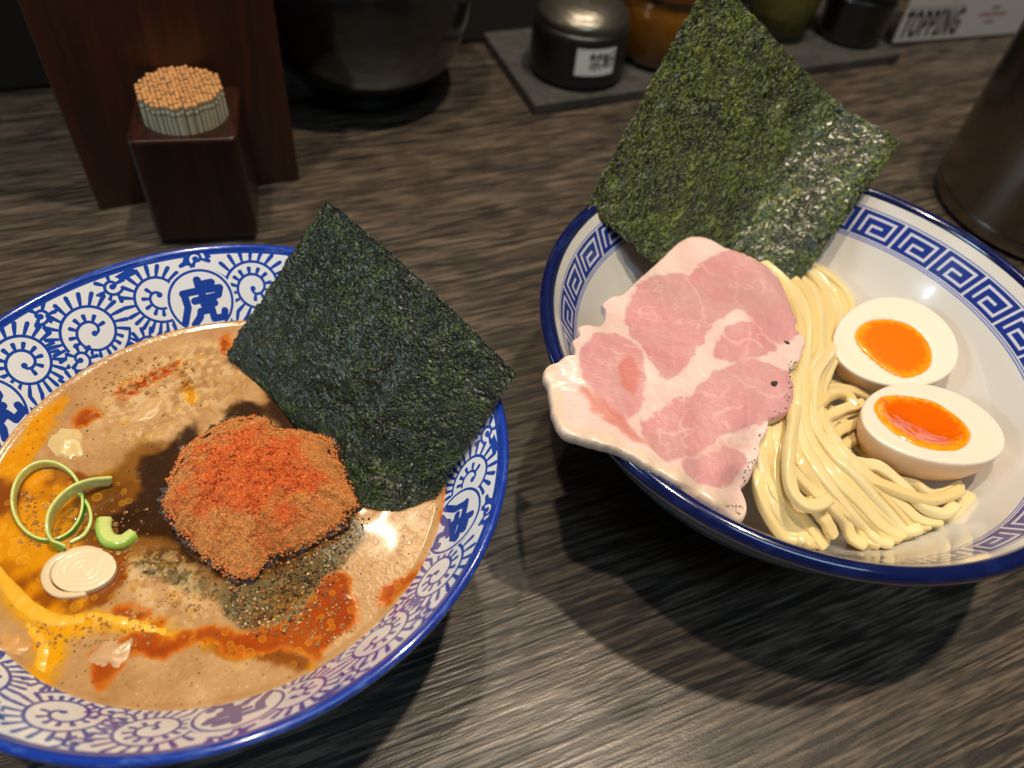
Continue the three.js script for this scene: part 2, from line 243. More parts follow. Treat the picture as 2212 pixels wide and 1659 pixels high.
// strokes of the two signs written on the pepper label, in a unit square
function glyph(g, x, y, s, strokes, w) { g.lineWidth = w * s; g.lineCap = 'round'; g.lineJoin = 'round'; for (const st of strokes) { g.beginPath(); st.forEach((p, i) => (i ? g.lineTo(x + p[0] * s, y + p[1] * s) : g.moveTo(x + p[0] * s, y + p[1] * s))); g.stroke(); } }
{
  const c = at(1243, 150, 0.008), g = thing('pepper_pot', 'black pepper pot with a domed metal lid and white paper label', 'pepper pot'); g.position.set(c.x, 0.0085, c.z);
  const body = mesh('body', revolve(smooth([[0.0005, 0.0005], [0.031, 0.0005], [0.034, 0.003], [0.0345, 0.008], [0.0345, 0.022], [0.0340, 0.032], [0.0325, 0.0365], [0.030, 0.038]], 40), 72, { flip: true }), BLACK, g);
  const lid = mesh('lid', revolve(smooth([[0.0318, 0.0375], [0.0318, 0.0415], [0.0300, 0.0440], [0.0235, 0.0495], [0.012, 0.0530], [0.0005, 0.0540]], 30), 72, { flip: true }), std({ color: rgb(120, 116, 108), metalness: 0.9, roughness: 0.38, bumpMap: dataTex(128, 128, (i, j, o) => { o[0] = o[1] = o[2] = 255 * fbm(i / 5, j / 5, 3, 80); }, false), bumpScale: 0.0004 }), g);
  mesh('knob', new THREE.SphereGeometry(0.0042, 20, 14).translate(0, 0.057, 0), std({ color: rgb(150, 146, 140), metalness: 0.95, roughness: 0.25 }), lid);
  const cv = newCanvas(256, 144), k = cv.getContext('2d'); k.fillStyle = '#dfe3e6'; k.fillRect(0, 0, 256, 144); k.strokeStyle = '#9aa0a6'; k.lineWidth = 3; k.strokeRect(7, 7, 242, 130); k.strokeStyle = '#16181a';
  glyph(k, 78, 22, 92, [[[0.05, 0.15], [0.45, 0.15]], [[0.25, 0.0], [0.25, 0.42]], [[0.25, 0.18], [0.05, 0.38]], [[0.25, 0.18], [0.45, 0.36]], [[0.52, 0.15], [0.95, 0.15]], [[0.73, 0.0], [0.73, 0.42]], [[0.73, 0.18], [0.54, 0.38]], [[0.73, 0.18], [0.97, 0.38]], [[0.25, 0.54], [0.75, 0.54]], [[0.05, 0.7], [0.95, 0.7]], [[0.5, 0.7], [0.5, 1.0], [0.4, 0.95]], [[0.3, 0.8], [0.15, 0.97]], [[0.7, 0.8], [0.88, 0.97]]], 0.095);
  glyph(k, 172, 22, 80, [[[0.05, 0.05], [0.05, 0.95], [0.5, 0.95]], [[0.28, 0.1], [0.28, 0.85]], [[0.1, 0.48], [0.48, 0.48]], [[0.28, 0.5], [0.12, 0.78]], [[0.28, 0.5], [0.46, 0.76]], [[0.14, 0.2], [0.2, 0.36]], [[0.43, 0.18], [0.36, 0.36]], [[0.92, 0.02], [0.62, 0.14]], [[0.62, 0.14], [0.62, 0.55], [0.52, 0.98]], [[0.62, 0.45], [1.0, 0.45]], [[0.84, 0.45], [0.84, 1.0]]], 0.105);
  const a0 = Math.atan2(EYE.z - c.z, EYE.x - c.x), seg = gridGeo(24, 2, (u, v) => { const a = a0 + 0.02 - u * 0.84, y = 0.0125 + v * 0.0185, r = 0.03480 - 0.0004 * v; return V(r * Math.cos(a), y, r * Math.sin(a)); });
  mesh('paper_label', seg, std({ map: canvasTex(cv), roughness: 0.6, side: THREE.DoubleSide }), body);
}
{ // jar of brown pickles, half behind the large nori
  const c = at(1425, 118, 0.008), g = thing('amber_jar', 'squat amber glass jar of yellow-brown pickles beside the pepper pot', 'jar'); g.position.set(c.x, 0.0085, c.z);
  mesh('glass', revolve(smooth([[0.0005, 0.0005], [0.028, 0.0005], [0.033, 0.004], [0.0355, 0.018], [0.034, 0.034], [0.030, 0.044], [0.030, 0.052]], 40), 64, { flip: true }), phy({ color: rgb(120, 92, 46), roughness: 0.25, clearcoat: 1, clearcoatRoughness: 0.08, map: dataTex(256, 128, (i, j, o) => { const n = fbm(i / 22, j / 16, 4, 90); o[0] = 150 + 90 * n; o[1] = 120 + 90 * n; o[2] = 70 + 50 * n; }) }), g);
  mesh('lid', revolve([[0.0315, 0.050], [0.0315, 0.062], [0.030, 0.0635], [0.0005, 0.0635]], 64, { flip: true }), std({ color: rgb(96, 54, 28), roughness: 0.4 }), g);
  const sp = sweep([V(0.004, 0.058, -0.004), V(-0.006, 0.085, 0.002), V(-0.016, 0.11, 0.006)], () => 0.0012, () => 0.0012, { n: 12, seg: 8 }); mesh('spoon_handle', sp, std({ color: rgb(150, 150, 150), metalness: 0.9, roughness: 0.25 }), g);
}
{ // clear bottle with green contents
  const c = at(1672, 68, 0.008), g = thing('oil_bottle', 'clear glass bottle with green herbs between the nori and the sauce pot', 'bottle'); g.position.set(c.x, 0.0085, c.z);
  mesh('glass', revolve(smooth([[0.0005, 0.0006], [0.022, 0.0006], [0.0255, 0.004], [0.0258, 0.03], [0.0258, 0.085], [0.018, 0.105], [0.012, 0.115], [0.012, 0.14]], 44), 56, { flip: true }), phy({ color: rgb(225, 228, 205), roughness: 0.05, transmission: 1, thickness: 0 }), g);
  mesh('oil', revolve(smooth([[0.0005, 0.003], [0.020, 0.003], [0.0235, 0.006], [0.0238, 0.07], [0.0005, 0.0702]], 30), 48, { flip: true }), std({ roughness: 0.4, map: dataTex(128, 128, (i, j, o) => { const n = fbm(i / 14, j / 18, 4, 95); o[0] = mix(46, 120, n); o[1] = mix(46, 112, n); o[2] = mix(26, 44, n); }) }), g);
}
{ // black sauce pot
  const c = at(1830, 78, 0.008), g = thing('sauce_pot', 'small black ribbed sauce pot with an orange wooden top', 'sauce pot'); g.position.set(c.x, 0.0085, c.z);
  mesh('body', revolve(smooth([[0.0005, 0.0005], [0.023, 0.0005], [0.0255, 0.003], [0.0262, 0.012], [0.0272, 0.030], [0.0274, 0.034], [0.0258, 0.0365], [0.0258, 0.0395], [0.0278, 0.042], [0.0278, 0.052], [0.026, 0.0555], [0.024, 0.057]], 60), 64, { flip: true }), phy({ color: rgb(14, 14, 15), roughness: 0.3, clearcoat: 0.7, clearcoatRoughness: 0.15 }), g);
  mesh('wooden_top', revolve([[0.0235, 0.0565], [0.0245, 0.060], [0.024, 0.066], [0.0005, 0.067]], 48, { flip: true }), std({ color: rgb(214, 134, 44), roughness: 0.5 }), g);
}
{ // topping menu card in a clear stand
  const A = at(1922, 102, 0), B = at(2190, 80, 0), w = A.distanceTo(B) * 1.05, h = 0.115;
  const g = thing('menu_stand', 'white topping menu card in a clear stand', 'menu card'); g.position.copy(A); g.rotation.y = -Math.atan2(B.z - A.z, B.x - A.x);
  const cv = newCanvas(1024, 920), k = cv.getContext('2d'), W = 1024, H = 920, kx = W / w, Y = (m) => H - m * kx;
  k.fillStyle = '#ece8e6'; k.fillRect(0, 0, W, H);
  k.fillStyle = '#b9b2c4'; k.beginPath(); k.ellipse(W * 0.78, Y(0.062), 250, 180, 0, 0, 7); k.fill(); k.fillStyle = '#4a3a30'; k.beginPath(); k.ellipse(W * 0.79, Y(0.066), 170, 110, 0, 0, 7); k.fill(); k.fillStyle = '#e8dcc4'; k.beginPath(); k.ellipse(W * 0.80, Y(0.063), 60, 34, 0.4, 0, 7); k.fill(); k.fillStyle = '#7a2430'; k.beginPath(); k.ellipse(W * 0.74, Y(0.072), 50, 30, 0.4, 0, 7); k.fill();
  k.fillStyle = '#7e1220'; k.fillRect(W * 0.115, Y(0.078), W * 0.05, 0.042 * kx); k.fillStyle = '#d8a02a'; k.beginPath(); k.ellipse(W * 0.335, Y(0.045), W * 0.05, W * 0.085, 0, 0, 7); k.fill();
  k.fillStyle = '#6a6668'; for (let i = 0; i < 26; i++) { k.fillRect(W * 0.02 + i * W * 0.0168, Y(0.0285) + rr(-2, 2), W * 0.008, 0.0014 * kx); k.fillRect(W * 0.023 + i * W * 0.0168, Y(0.0296), W * 0.003, 0.0026 * kx * rr(0.5, 1)); }
  k.font = 'bold 150px sans-serif'; k.fillStyle = '#1c1c1e'; k.save(); k.translate(W * 0.025, Y(0.0040)); k.scale(0.70, 1.45); k.fillText('TOPPING', 0, 0); k.restore(); k.strokeStyle = '#1c1c1e'; k.lineWidth = 5; k.save(); k.translate(W * 0.025, Y(0.0040)); k.scale(0.70, 1.45); k.strokeText('TOPPING', 0, 0); k.restore();
  k.fillStyle = '#c23a44'; for (let i = 0; i < 9; i++) k.fillRect(W * 0.60 + i * W * 0.024, Y(0.0205) + rr(-3, 3), W * 0.016, 0.0032 * kx); k.fillStyle = '#333'; for (let i = 0; i < 3; i++) { k.fillRect(W * 0.68 + i * W * 0.022, Y(0.026), W * 0.014, 0.003 * kx); k.fillRect(W * 0.67 + i * W * 0.026, Y(0.014), W * 0.016, 0.003 * kx); } k.beginPath(); k.arc(W * 0.535, Y(0.041), 9, 0, 7); k.lineWidth = 4; k.stroke();
  const ch = w * H / W; mesh('printed_card', new THREE.BoxGeometry(w - 0.006, ch - 0.002, 0.0006).translate(w / 2, ch / 2 + 0.0012, -0.003), [null, null, null, null, 1, null].map((f) => f ? std({ map: canvasTex(cv), roughness: 0.5 }) : std({ color: 0xe8e4e0, roughness: 0.6 })), g);
  const glass = phy({ color: 0xffffff, roughness: 0.03, transmission: 1, thickness: 0 });
  mesh('clear_plate', new RoundedBoxGeometry(w, ch + 0.004, 0.0016, 2, 0.0007).translate(w / 2, ch / 2 + 0.0022, -0.0012), glass, g);
  mesh('clear_plate', new RoundedBoxGeometry(w, ch + 0.004, 0.0016, 2, 0.0007).translate(w / 2, ch / 2 + 0.0022, -0.0052), glass, g);
  mesh('foot', new RoundedBoxGeometry(w, 0.0022, 0.05, 2, 0.0008).translate(w / 2, 0.0012, -0.032), std({ color: rgb(40, 40, 40), roughness: 0.3 }), g);
}
{ // brushed steel canister on the right
  const c = at(2250, 385, 0), L = at(2010, 388, 0), R = 0.066, dir = V(0.2616 - 0.0, 0, -0.4679).normalize(), side = V(-dir.z, 0, dir.x);
  const base = L.clone().addScaledVector(side, R * 1.0).addScaledVector(dir, 0.012); const g = thing('steel_canister', 'dark brushed steel canister with a copper toned rim', 'canister'); g.position.set(base.x, 0, base.z);
  const br = dataTex(1024, 64, (i, j, o) => { const n = 0.6 * h2(i, 0, 5) + 0.4 * vn(i / 7, j / 60, 6); o[0] = o[1] = o[2] = 150 + 70 * n; }, false);
  const steel = phy({ color: rgb(142, 130, 118), metalness: 1, roughness: 0.34, roughnessMap: br, anisotropy: 0.5 });
  mesh('body', revolve([[0.0005, 0.001], [R - 0.003, 0.001], [R, 0.004], [R, 0.0105], [R - 0.0008, 0.011], [R - 0.0008, 0.0118], [R, 0.0123], [R, 0.17], [R - 0.004, 0.178], [R - 0.012, 0.182]], 128, { flip: true }), steel, g);
  mesh('collar', revolve([[R - 0.012, 0.1822], [R - 0.008, 0.184], [R - 0.008, 0.194], [R - 0.012, 0.196], [0.0005, 0.197]], 96, { flip: true }), std({ color: rgb(170, 120, 80), metalness: 1, roughness: 0.3 }), g);
}

// ---------------------------------------------------------------- soup bowl (octopus-scroll porcelain)
const C1 = V(-0.092888, 0, -0.135715), SOUP_Y = 0.0515;
const C2 = V(0.111086, 0, -0.216968);
const BLUE = '#1f48ac', PORC = '#e4e9f1';
function scrollCanvas() {
  const W = 1536, H = 700, cv = newCanvas(W, H), g = cv.getContext('2d'), S = 512;   // one sixth of the circle; y = 0 at the rim
  g.fillStyle = PORC; g.fillRect(0, 0, W, H); g.fillStyle = '#2146a8'; g.fillRect(0, 0, W, S * 0.028); g.strokeStyle = g.fillStyle = BLUE; g.lineCap = 'round'; g.lineJoin = 'round';
  const wrap = (f) => { for (const dx of [-W, 0, W]) { g.save(); g.translate(dx, 0); f(); g.restore(); } };
  const drop = (x, y, a, l, w) => { g.save(); g.translate(x, y); g.rotate(a); g.beginPath(); g.moveTo(0, -w * 0.28); g.quadraticCurveTo(l * 0.6, -w * 0.55, l * 0.86, -w * 0.5); g.quadraticCurveTo(l * 1.06, 0, l * 0.86, w * 0.5); g.quadraticCurveTo(l * 0.6, w * 0.55, 0, w * 0.28); g.fill(); g.restore(); };
  const spiral = (cx, cy, R, dir, a0, turns, leaf = 1, clear = true) => wrap(() => {
    cx *= 1; const X = cx * S, Y = cy * S, r = R * S, n = 140, pts = [];
    const rad = (t) => r * Math.pow(1 - t, 0.82) + r * 0.07;
    for (let i = 0; i <= n; i++) { const t = i / n, a = a0 + dir * t * turns * 2 * Math.PI, q = rad(t); pts.push([X + q * Math.cos(a), Y + q * Math.sin(a), a, q]); }
    if (clear) { g.fillStyle = PORC; g.beginPath(); g.arc(X, Y, r * 1.07, 0, 7); g.fill(); g.fillStyle = BLUE; }
    g.lineWidth = S * 0.036; g.beginPath(); pts.forEach((p, i) => (i ? g.lineTo(p[0], p[1]) : g.moveTo(p[0], p[1]))); g.stroke();
    let acc = 0; for (let i = 1; i <= n; i++) { acc += Math.hypot(pts[i][0] - pts[i - 1][0], pts[i][1] - pts[i - 1][1]); if (acc > S * 0.070) { acc = 0; const [x, y, a, q] = pts[i]; const outer = i / n * turns < 1; const l = outer ? S * 0.165 * leaf : Math.min(S * 0.11, (rad(Math.max(0, i / n - 1 / turns)) - q) * 0.70); if (q > r * 0.18) drop(x, y, a + dir * 0.22, l, S * 0.050); } }
    const e = pts[n]; g.beginPath(); g.arc(e[0], e[1], S * 0.036, 0, 7); g.fill();
  });
  const tendril = (pts, leaf = 0.1, side = 1) => wrap(() => { g.lineWidth = S * 0.034; g.beginPath(); const q = new THREE.CatmullRomCurve3(pts.map((p) => V(p[0] * S, p[1] * S, 0))).getSpacedPoints(60); q.forEach((p, i) => (i ? g.lineTo(p.x, p.y) : g.moveTo(p.x, p.y))); g.stroke(); for (let i = 4; i < 60; i += 6) { const a = Math.atan2(q[i + 1 > 60 ? 60 : i + 1].y - q[i - 1].y, q[i + 1 > 60 ? 60 : i + 1].x - q[i - 1].x); drop(q[i].x, q[i].y, a - side * (1.57 - 0.25), leaf * S, S * 0.06); } });
  tendril([[0.05, 1.34], [0.35, 1.16], [0.75, 1.10], [1.05, 1.24]], 0.12); tendril([[1.6, 1.22], [2.0, 1.10], [2.4, 1.20], [2.8, 1.06]], 0.12);
  tendril([[0.62, 0.10], [0.75, 0.06], [0.9, 0.03]], 0.08, -1); tendril([[1.45, 0.10], [1.62, 0.14], [1.78, 0.05]], 0.08);
  spiral(0.73, 1.06, 0.20, 1, 2.2, 1.4, 0.9); spiral(1.95, 1.10, 0.20, -1, 0.8, 1.4, 0.9); spiral(2.62, 1.10, 0.20, 1, 1.2, 1.4, 0.9); spiral(1.15, 1.06, 0.12, -1, 0.4, 1.0, 0.9); spiral(0.10, 1.20, 0.12, -1, 0.4, 1.0, 0.9); spiral(0.42, 1.24, 0.15, -1, 0.4, 1.0, 0.9);
  spiral(0.62, 0.16, 0.11, 1, 0.7, 1.1, 0.8); spiral(2.78, 0.13, 0.10, -1, 2.6, 1.1, 0.8); spiral(1.62, 0.06, 0.10, 1, 2.0, 1.1, 0.8);
  spiral(1.08, 0.45, 0.33, 1, 0.9, 1.7, 1.1); spiral(2.30, 0.48, 0.37, 1, 2.6, 2.0, 1.15); spiral(0.16, 0.58, 0.42, 1, 0.4, 2.1, 1.2); spiral(2.84, 0.80, 0.14, -1, 2.6, 1.1, 0.8);
  wrap(() => { const X = 1.58 * S, Y = 0.62 * S, R = 0.41 * S; g.fillStyle = PORC; g.beginPath(); g.arc(X, Y, R * 1.1, 0, 7); g.fill(); g.lineWidth = S * 0.034; g.strokeStyle = BLUE; g.beginPath(); g.arc(X, Y, R, 0, 7); g.stroke();
    g.strokeStyle = '#2143a2'; glyph(g, X, Y, R * 0.82, [[[0.0, -0.85], [0.02, -0.5]], [[0.02, -0.66], [0.5, -0.70]], [[-0.62, -0.40], [0.78, -0.46], [0.70, -0.20]], [[-0.58, -0.40], [-0.56, 0.15], [-0.82, 0.72]], [[-0.25, -0.05], [0.55, -0.14]], [[0.08, -0.3], [0.08, 0.14], [0.5, 0.12]], [[-0.1, 0.38], [-0.18, 0.6], [-0.46, 0.86]], [[-0.1, 0.38], [0.36, 0.36], [0.38, 0.72], [0.82, 0.70], [0.86, 0.46]]], 0.29); g.strokeStyle = BLUE; });
  return cv;
}
{
  const g = thing('soup_bowl', 'blue and white porcelain bowl with octopus scroll pattern holding the soup', 'bowl'); g.position.copy(C1);
  const glaze = { roughness: 0.16, clearcoat: 1, clearcoatRoughness: 0.06 };
  const inner = smooth([[0.0920, 0.0738], [0.0885, 0.0695], [0.0815, 0.0605], [0.0748, 0.0515], [0.0650, 0.0385], [0.0500, 0.0250], [0.0300, 0.0165], [0.0005, 0.0145]], 70);
  // the pattern is measured from the rim: 30 mm of wall per unit of the canvas
  const ig = revolve(inner, 240, { meters: true }); { const uv = ig.attributes.uv; for (let i = 0; i < uv.count; i++) uv.setXY(i, (uv.getX(i) + 113.4 / 360) * 6 + 1.58 / 3, 1 - clamp(uv.getY(i) / 0.0405, 0, 0.998)); }
  const sc = canvasTex(scrollCanvas(), THREE.RepeatWrapping); sc.wrapT = THREE.ClampToEdgeWrapping;
  mesh('inner_wall', ig, phy({ map: sc, ...glaze }), g);
  const rimTex = dataTex(1024, 64, (i, j, o) => { const n = vn(i / 12, j / 10, 31) * 0.6 + vn(i / 3, j / 4, 32) * 0.4, w = sstep(0.55, 0.85, n) * 0.3; o[0] = mix(26, 150, w); o[1] = mix(58, 175, w); o[2] = mix(158, 228, w); });
  mesh('blue_rim', revolve(smooth([[0.0920, 0.0738], [0.0928, 0.0749], [0.0940, 0.0754], [0.0951, 0.0746], [0.0950, 0.0730], [0.0938, 0.0707]], 18), 240), phy({ map: rimTex, ...glaze }), g);
  mesh('outer_wall', revolve(smooth([[0.0938, 0.0707], [0.0900, 0.0650], [0.0800, 0.0510], [0.0680, 0.0360], [0.0540, 0.0230], [0.0440, 0.0160], [0.0425, 0.0140]], 40), 200), phy({ color: rgb(42, 84, 178), ...glaze }), g);
  mesh('foot_ring', revolve([[0.0425, 0.0140], [0.0428, 0.0030], [0.0420, 0.0008], [0.0395, 0.0008], [0.0385, 0.0030], [0.0383, 0.0110], [0.0005, 0.0120]], 120), phy({ color: rgb(224, 228, 234), ...glaze }), g);
}
// ---------------------------------------------------------------- the soup: broth, oils, dark garlic oil, all in one liquid surface
const inSoup = (u, v) => at(u, v, SOUP_Y);
const rough2 = (x, z) => (fbm(x * 260, z * 260, 3, 101) - 0.5);
{
  const N = 1536, x0 = C1.x - 0.08, z0 = C1.z - 0.08, size = 0.16, mk = maskMap(N, x0, z0, size, inSoup);
  const chili = mk(13, (m) => {
    m.poly([[192, 1440], [205, 1478], [240, 1475], [270, 1440], [290, 1405], [340, 1408], [400, 1400], [450, 1378], [500, 1405], [560, 1412], [600, 1405], [650, 1395], [685, 1430], [715, 1385], [770, 1350], [772, 1310], [740, 1290], [765, 1245], [720, 1235], [690, 1290], [640, 1330], [590, 1355], [520, 1370], [450, 1345], [380, 1375], [300, 1370], [262, 1390], [255, 1430], [235, 1418], [205, 1410]]);
    m.poly([[235, 860], [260, 835], [330, 800], [400, 780], [405, 790], [330, 825], [270, 865]]); m.poly([[140, 915], [190, 880], [225, 890], [170, 925]]);
    m.poly([[470, 745], [480, 715], [500, 712], [500, 770]]); m.poly([[800, 1290], [860, 1250], [915, 1225], [945, 1150], [955, 1060], [975, 1045], [972, 1110], [950, 1190], [920, 1245], [860, 1275], [810, 1305]]);
    m.poly([[245, 1310], [300, 1300], [330, 1325], [300, 1345], [250, 1335]]); m.poly([[325, 1345], [350, 1335], [352, 1362], [335, 1372]]);
  });
  const orange = mk(16, (m) => {
    m.poly([[-30, 1000], [30, 1020], [110, 1000], [190, 1030], [290, 1020], [330, 1080], [260, 1140], [280, 1190], [275, 1270], [200, 1320], [90, 1310], [40, 1290], [-30, 1260]]);
    m.poly([[0, 1010], [40, 960], [120, 870], [150, 850], [110, 930], [60, 1010], [0, 1120]]); m.poly([[395, 800], [410, 790], [432, 860], [420, 880], [402, 860]]);
    m.poly([[230, 1060], [300, 1050], [330, 1090], [250, 1130], [215, 1110]]); m.poly([[390, 1390], [470, 1370], [600, 1400], [680, 1420], [700, 1455], [600, 1430], [480, 1410]]); m.poly([[600, 1260], [660, 1230], [720, 1180], [690, 1280], [560, 1350], [520, 1360]]);
    m.poly([[925, 1210], [960, 1150], [970, 1120], [975, 1160], [940, 1230]]);
  });
  const yellow = mk(16, (m) => {
    m.poly([[-30, 1160], [50, 1220], [110, 1300], [200, 1325], [330, 1340], [420, 1375], [400, 1390], [300, 1365], [160, 1375], [60, 1340], [0, 1310]]); m.poly([[0, 1000], [60, 930], [130, 855], [140, 870], [60, 960], [0, 1050]]);
    m.poly([[40, 1060], [120, 1030], [170, 1060], [100, 1090]]); m.poly([[60, 1340], [150, 1360], [130, 1420], [100, 1490], [70, 1480], [80, 1400]]); m.poly([[200, 1030], [280, 1010], [300, 1040], [230, 1060]]);
  });
  const dark = mk(22, (m) => {
    m.poly([[345, 985], [300, 970], [310, 1030], [330, 1060], [250, 1115], [190, 1120], [230, 1165], [330, 1150], [375, 1180], [400, 1210], [470, 1240], [500, 1250], [600, 1220], [720, 1160], [770, 1100], [740, 1060], [560, 1040], [420, 960], [440, 910], [390, 925]]);
    m.poly([[560, 860], [620, 840], [700, 900], [740, 1000], [690, 1020], [600, 930]]); m.poly([[470, 890], [540, 860], [580, 900], [500, 920]]);
    m.poly([[480, 760], [560, 770], [650, 790], [640, 830], [560, 790], [500, 785]]);
  });
  const brown = mk(40, (m) => { m.poly([[345, 965], [280, 940], [270, 1020], [170, 1050], [130, 1150], [250, 1190], [400, 1215], [500, 1260], [640, 1230], [780, 1120], [740, 1040], [420, 940]]); m.poly([[540, 850], [640, 820], [740, 900], [780, 1010], [690, 1030]]); });
  const sesame = mk(18, (m) => { m.poly([[480, 1250], [560, 1210], [650, 1180], [740, 1120], [800, 1110], [770, 1180], [720, 1240], [680, 1300], [600, 1350], [540, 1375], [490, 1330], [470, 1290]]); m.line([[760, 1150], [720, 1260], [560, 1370]], 5); m.poly([[290, 1190], [400, 1195], [480, 1240], [470, 1300], [380, 1270], [300, 1240]]); });
  const foam = mk(26, (m) => { m.poly([[200, 850], [330, 770], [480, 720], [560, 800], [480, 880], [380, 930], [300, 960], [200, 940]]); m.poly([[280, 1190], [420, 1200], [470, 1290], [430, 1360], [330, 1330], [250, 1260]]); m.poly([[190, 1320], [260, 1330], [250, 1380], [190, 1370]]); m.poly([[840, 1110], [920, 1110], [900, 1200], [800, 1250], [790, 1180]]); });
  const sub = (i, j) => [x0 + (i + 0.5) / N * size, z0 + (j + 0.5) / N * size];
  const drops = []; for (let k = 0; k < 900; k++) { const a = rnd() * 6.283, q = 0.073 * Math.sqrt(rnd()); drops.push([C1.x + q * Math.cos(a), C1.z + q * Math.sin(a), rr(0.0004, 0.0019) * (rnd() < 0.7 ? 0.6 : 1)]); }
  const cellsD = new Map(); drops.forEach((d) => { for (let i = -1; i <= 1; i++) for (let j = -1; j <= 1; j++) { const k = (Math.floor(d[0] / 0.002) + i) * 10007 + Math.floor(d[1] / 0.002) + j; if (!cellsD.has(k)) cellsD.set(k, []); cellsD.get(k).push(d); } });
  const droplets = (x, z) => { const l = cellsD.get(Math.floor(x / 0.002) * 10007 + Math.floor(z / 0.002)); if (!l) return 0; for (const d of l) { const r = Math.hypot(x - d[0], z - d[1]) / d[2]; if (r < 1) return r > 0.78 ? 0.9 : 0.45; } return 0; };
  const BR = [186, 143, 95], tmp = new Float32Array(N * N);
  const map = dataTex(N, N, (i, j, o) => {
    const [x, z] = sub(i, j), wx = (fbm(x * 420, z * 420, 2, 110) - 0.5) * 22 + (fbm(x * 100, z * 100, 2, 111) - 0.5) * 46, wz = (fbm(x * 420 + 50, z * 420, 2, 112) - 0.5) * 22 + (fbm(x * 100 + 9, z * 100, 2, 113) - 0.5) * 46;
    const s = (f) => f(i + wx, j + wz), f1 = fbm(x * 900, z * 900, 2, 114), f2 = fbm(x * 120, z * 120, 3, 115), gr = h2(i >> 1, j >> 1, 7);
    let r = BR[0] + 34 * (f2 - 0.5) + 16 * (f1 - 0.5), g = BR[1] + 38 * (f2 - 0.5) + 15 * (f1 - 0.5), b = BR[2] + 40 * (f2 - 0.5) + 12 * (f1 - 0.5);
    const ap = (t, R, G, B) => { r = mix(r, R, t); g = mix(g, G, t); b = mix(b, B, t); };
    const y = s(yellow); ap(clamp(y * 1.3) * (0.7 + 0.4 * f2), 228, 158, 10);
    const og = s(orange); const am = fbm(x * 75, z * 75, 3, 133); ap(sstep(0.12, 0.7, og) * (0.74 + 0.3 * f2), mix(218, 128, sstep(0.38, 0.62, am)), mix(142, 62, sstep(0.38, 0.62, am)), 10);
    const ss = sstep(0.2, 0.8, s(sesame)); ap(ss * 0.85 * (0.45 + f2), 92, 80, 50); ap(ss * sstep(0.62, 0.72, f1) * 0.8, 40, 34, 22); ap(ss * (gr > 0.965 ? 0.8 : 0), 214, 186, 120);
    ap(sstep(0.04, 0.7, s(brown)) * 0.85, 134 - 46 * f2, 80 - 26 * f2, 18);
    const d = sstep(0.10, 0.72, s(dark)); ap(d * 0.95, 58 - 18 * f2, 31 - 6 * f2, 13);
    const c = s(chili); ap(sstep(0.06, 0.45, c) * 0.85, 198, 112 - 20 * f2, 26); ap(sstep(0.30, 0.95, c) * (0.45 + 0.5 * f2), 162 - 40 * f1, 52, 12);
    const fo = s(foam); ap(fo * sstep(0.42, 0.62, fbm(x * 520, z * 520, 3, 135)) * 0.55, 222, 192, 146); ap(fo * sstep(0.60, 0.70, fbm(x * 240, z * 240, 3, 136)) * 0.4, 150, 106, 58);
    const eye = droplets(x, z); if (eye) { const on = clamp(Math.max(og, y, c, 0.7 * fo, 0.2 * sstep(0.5, 0.6, f2))); ap(eye * 0.55 * on, 236, 176, 48); }
    const sp = fbm(x * 1500, z * 1500, 2, 130); ap(sp > 0.82 ? 0.4 : 0, 110, 78, 46); ap(h2(i >> 2, j >> 2, 19) > 0.9992 ? 0.85 : 0, 46, 34, 22);
    o[0] = r; o[1] = g; o[2] = b; tmp[j * N + i] = clamp(Math.max(d, sstep(0.3, 0.6, c), og * 0.9, y * 0.7));
  });
  const bump = dataTex(N, N, (i, j, o) => { const [x, z] = sub(i, j), oil = tmp[j * N + i], n = 0.40 * fbm(x * 1300, z * 1300, 2, 120) + 0.35 * fbm(x * 520, z * 520, 2, 121) + 0.25 * fbm(x * 150, z * 150, 2, 122); o[0] = o[1] = o[2] = 255 * mix(0.3 + 0.4 * n, 0.35 + 0.3 * fbm(x * 260, z * 260, 2, 123), oil); }, false);
  const rgh = dataTex(N / 2, N / 2, (i, j, o) => { const oil = tmp[(j * 2) * N + i * 2]; o[0] = o[1] = o[2] = 255 * clamp(mix(0.20, 0.08, oil) + 0.10 * (vn(i / 6, j / 6, 33) - 0.5)); }, false);
  for (const t of [map, bump, rgh]) t.wrapS = t.wrapT = THREE.ClampToEdgeWrapping;
  const geo = gridGeo(300, 90, (u, v) => { const a = u * 2 * Math.PI, r = 0.0752 * Math.sqrt(v) + 0.0001, x = C1.x + r * Math.cos(a), z = C1.z + r * Math.sin(a); return V(x, SOUP_Y + 0.0005 * (fbm(x * 70, z * 70, 2, 140) - 0.5) * sstep(0.0748, 0.06, r) + 0.0009 * sstep(0.0725, 0.0752, r) - 0.0002, z); }, (u, v, p) => [(p.x - x0) / size, (p.z - z0) / size]);
  flip(geo);
  const soup = thing('dipping_soup', 'thick brown pork and fish dipping broth with red chili oil streaks', 'soup');
  mesh('broth_surface', geo, phy({ map, bumpMap: bump, bumpScale: 0.0006, roughnessMap: rgh, roughness: 1, clearcoat: 0.9, clearcoatRoughness: 0.10 }), soup);
  // foam bubbles standing on the liquid
  const nb = 900, ball = new THREE.SphereGeometry(1, 10, 6, 0, Math.PI * 2, 0, Math.PI * 0.55), im = new THREE.InstancedMesh(ball, phy({ color: rgb(214, 170, 112), roughness: 0.06, clearcoat: 1, clearcoatRoughness: 0.03 }), nb), M = new THREE.Matrix4(), cl = new THREE.Color(); let k = 0;
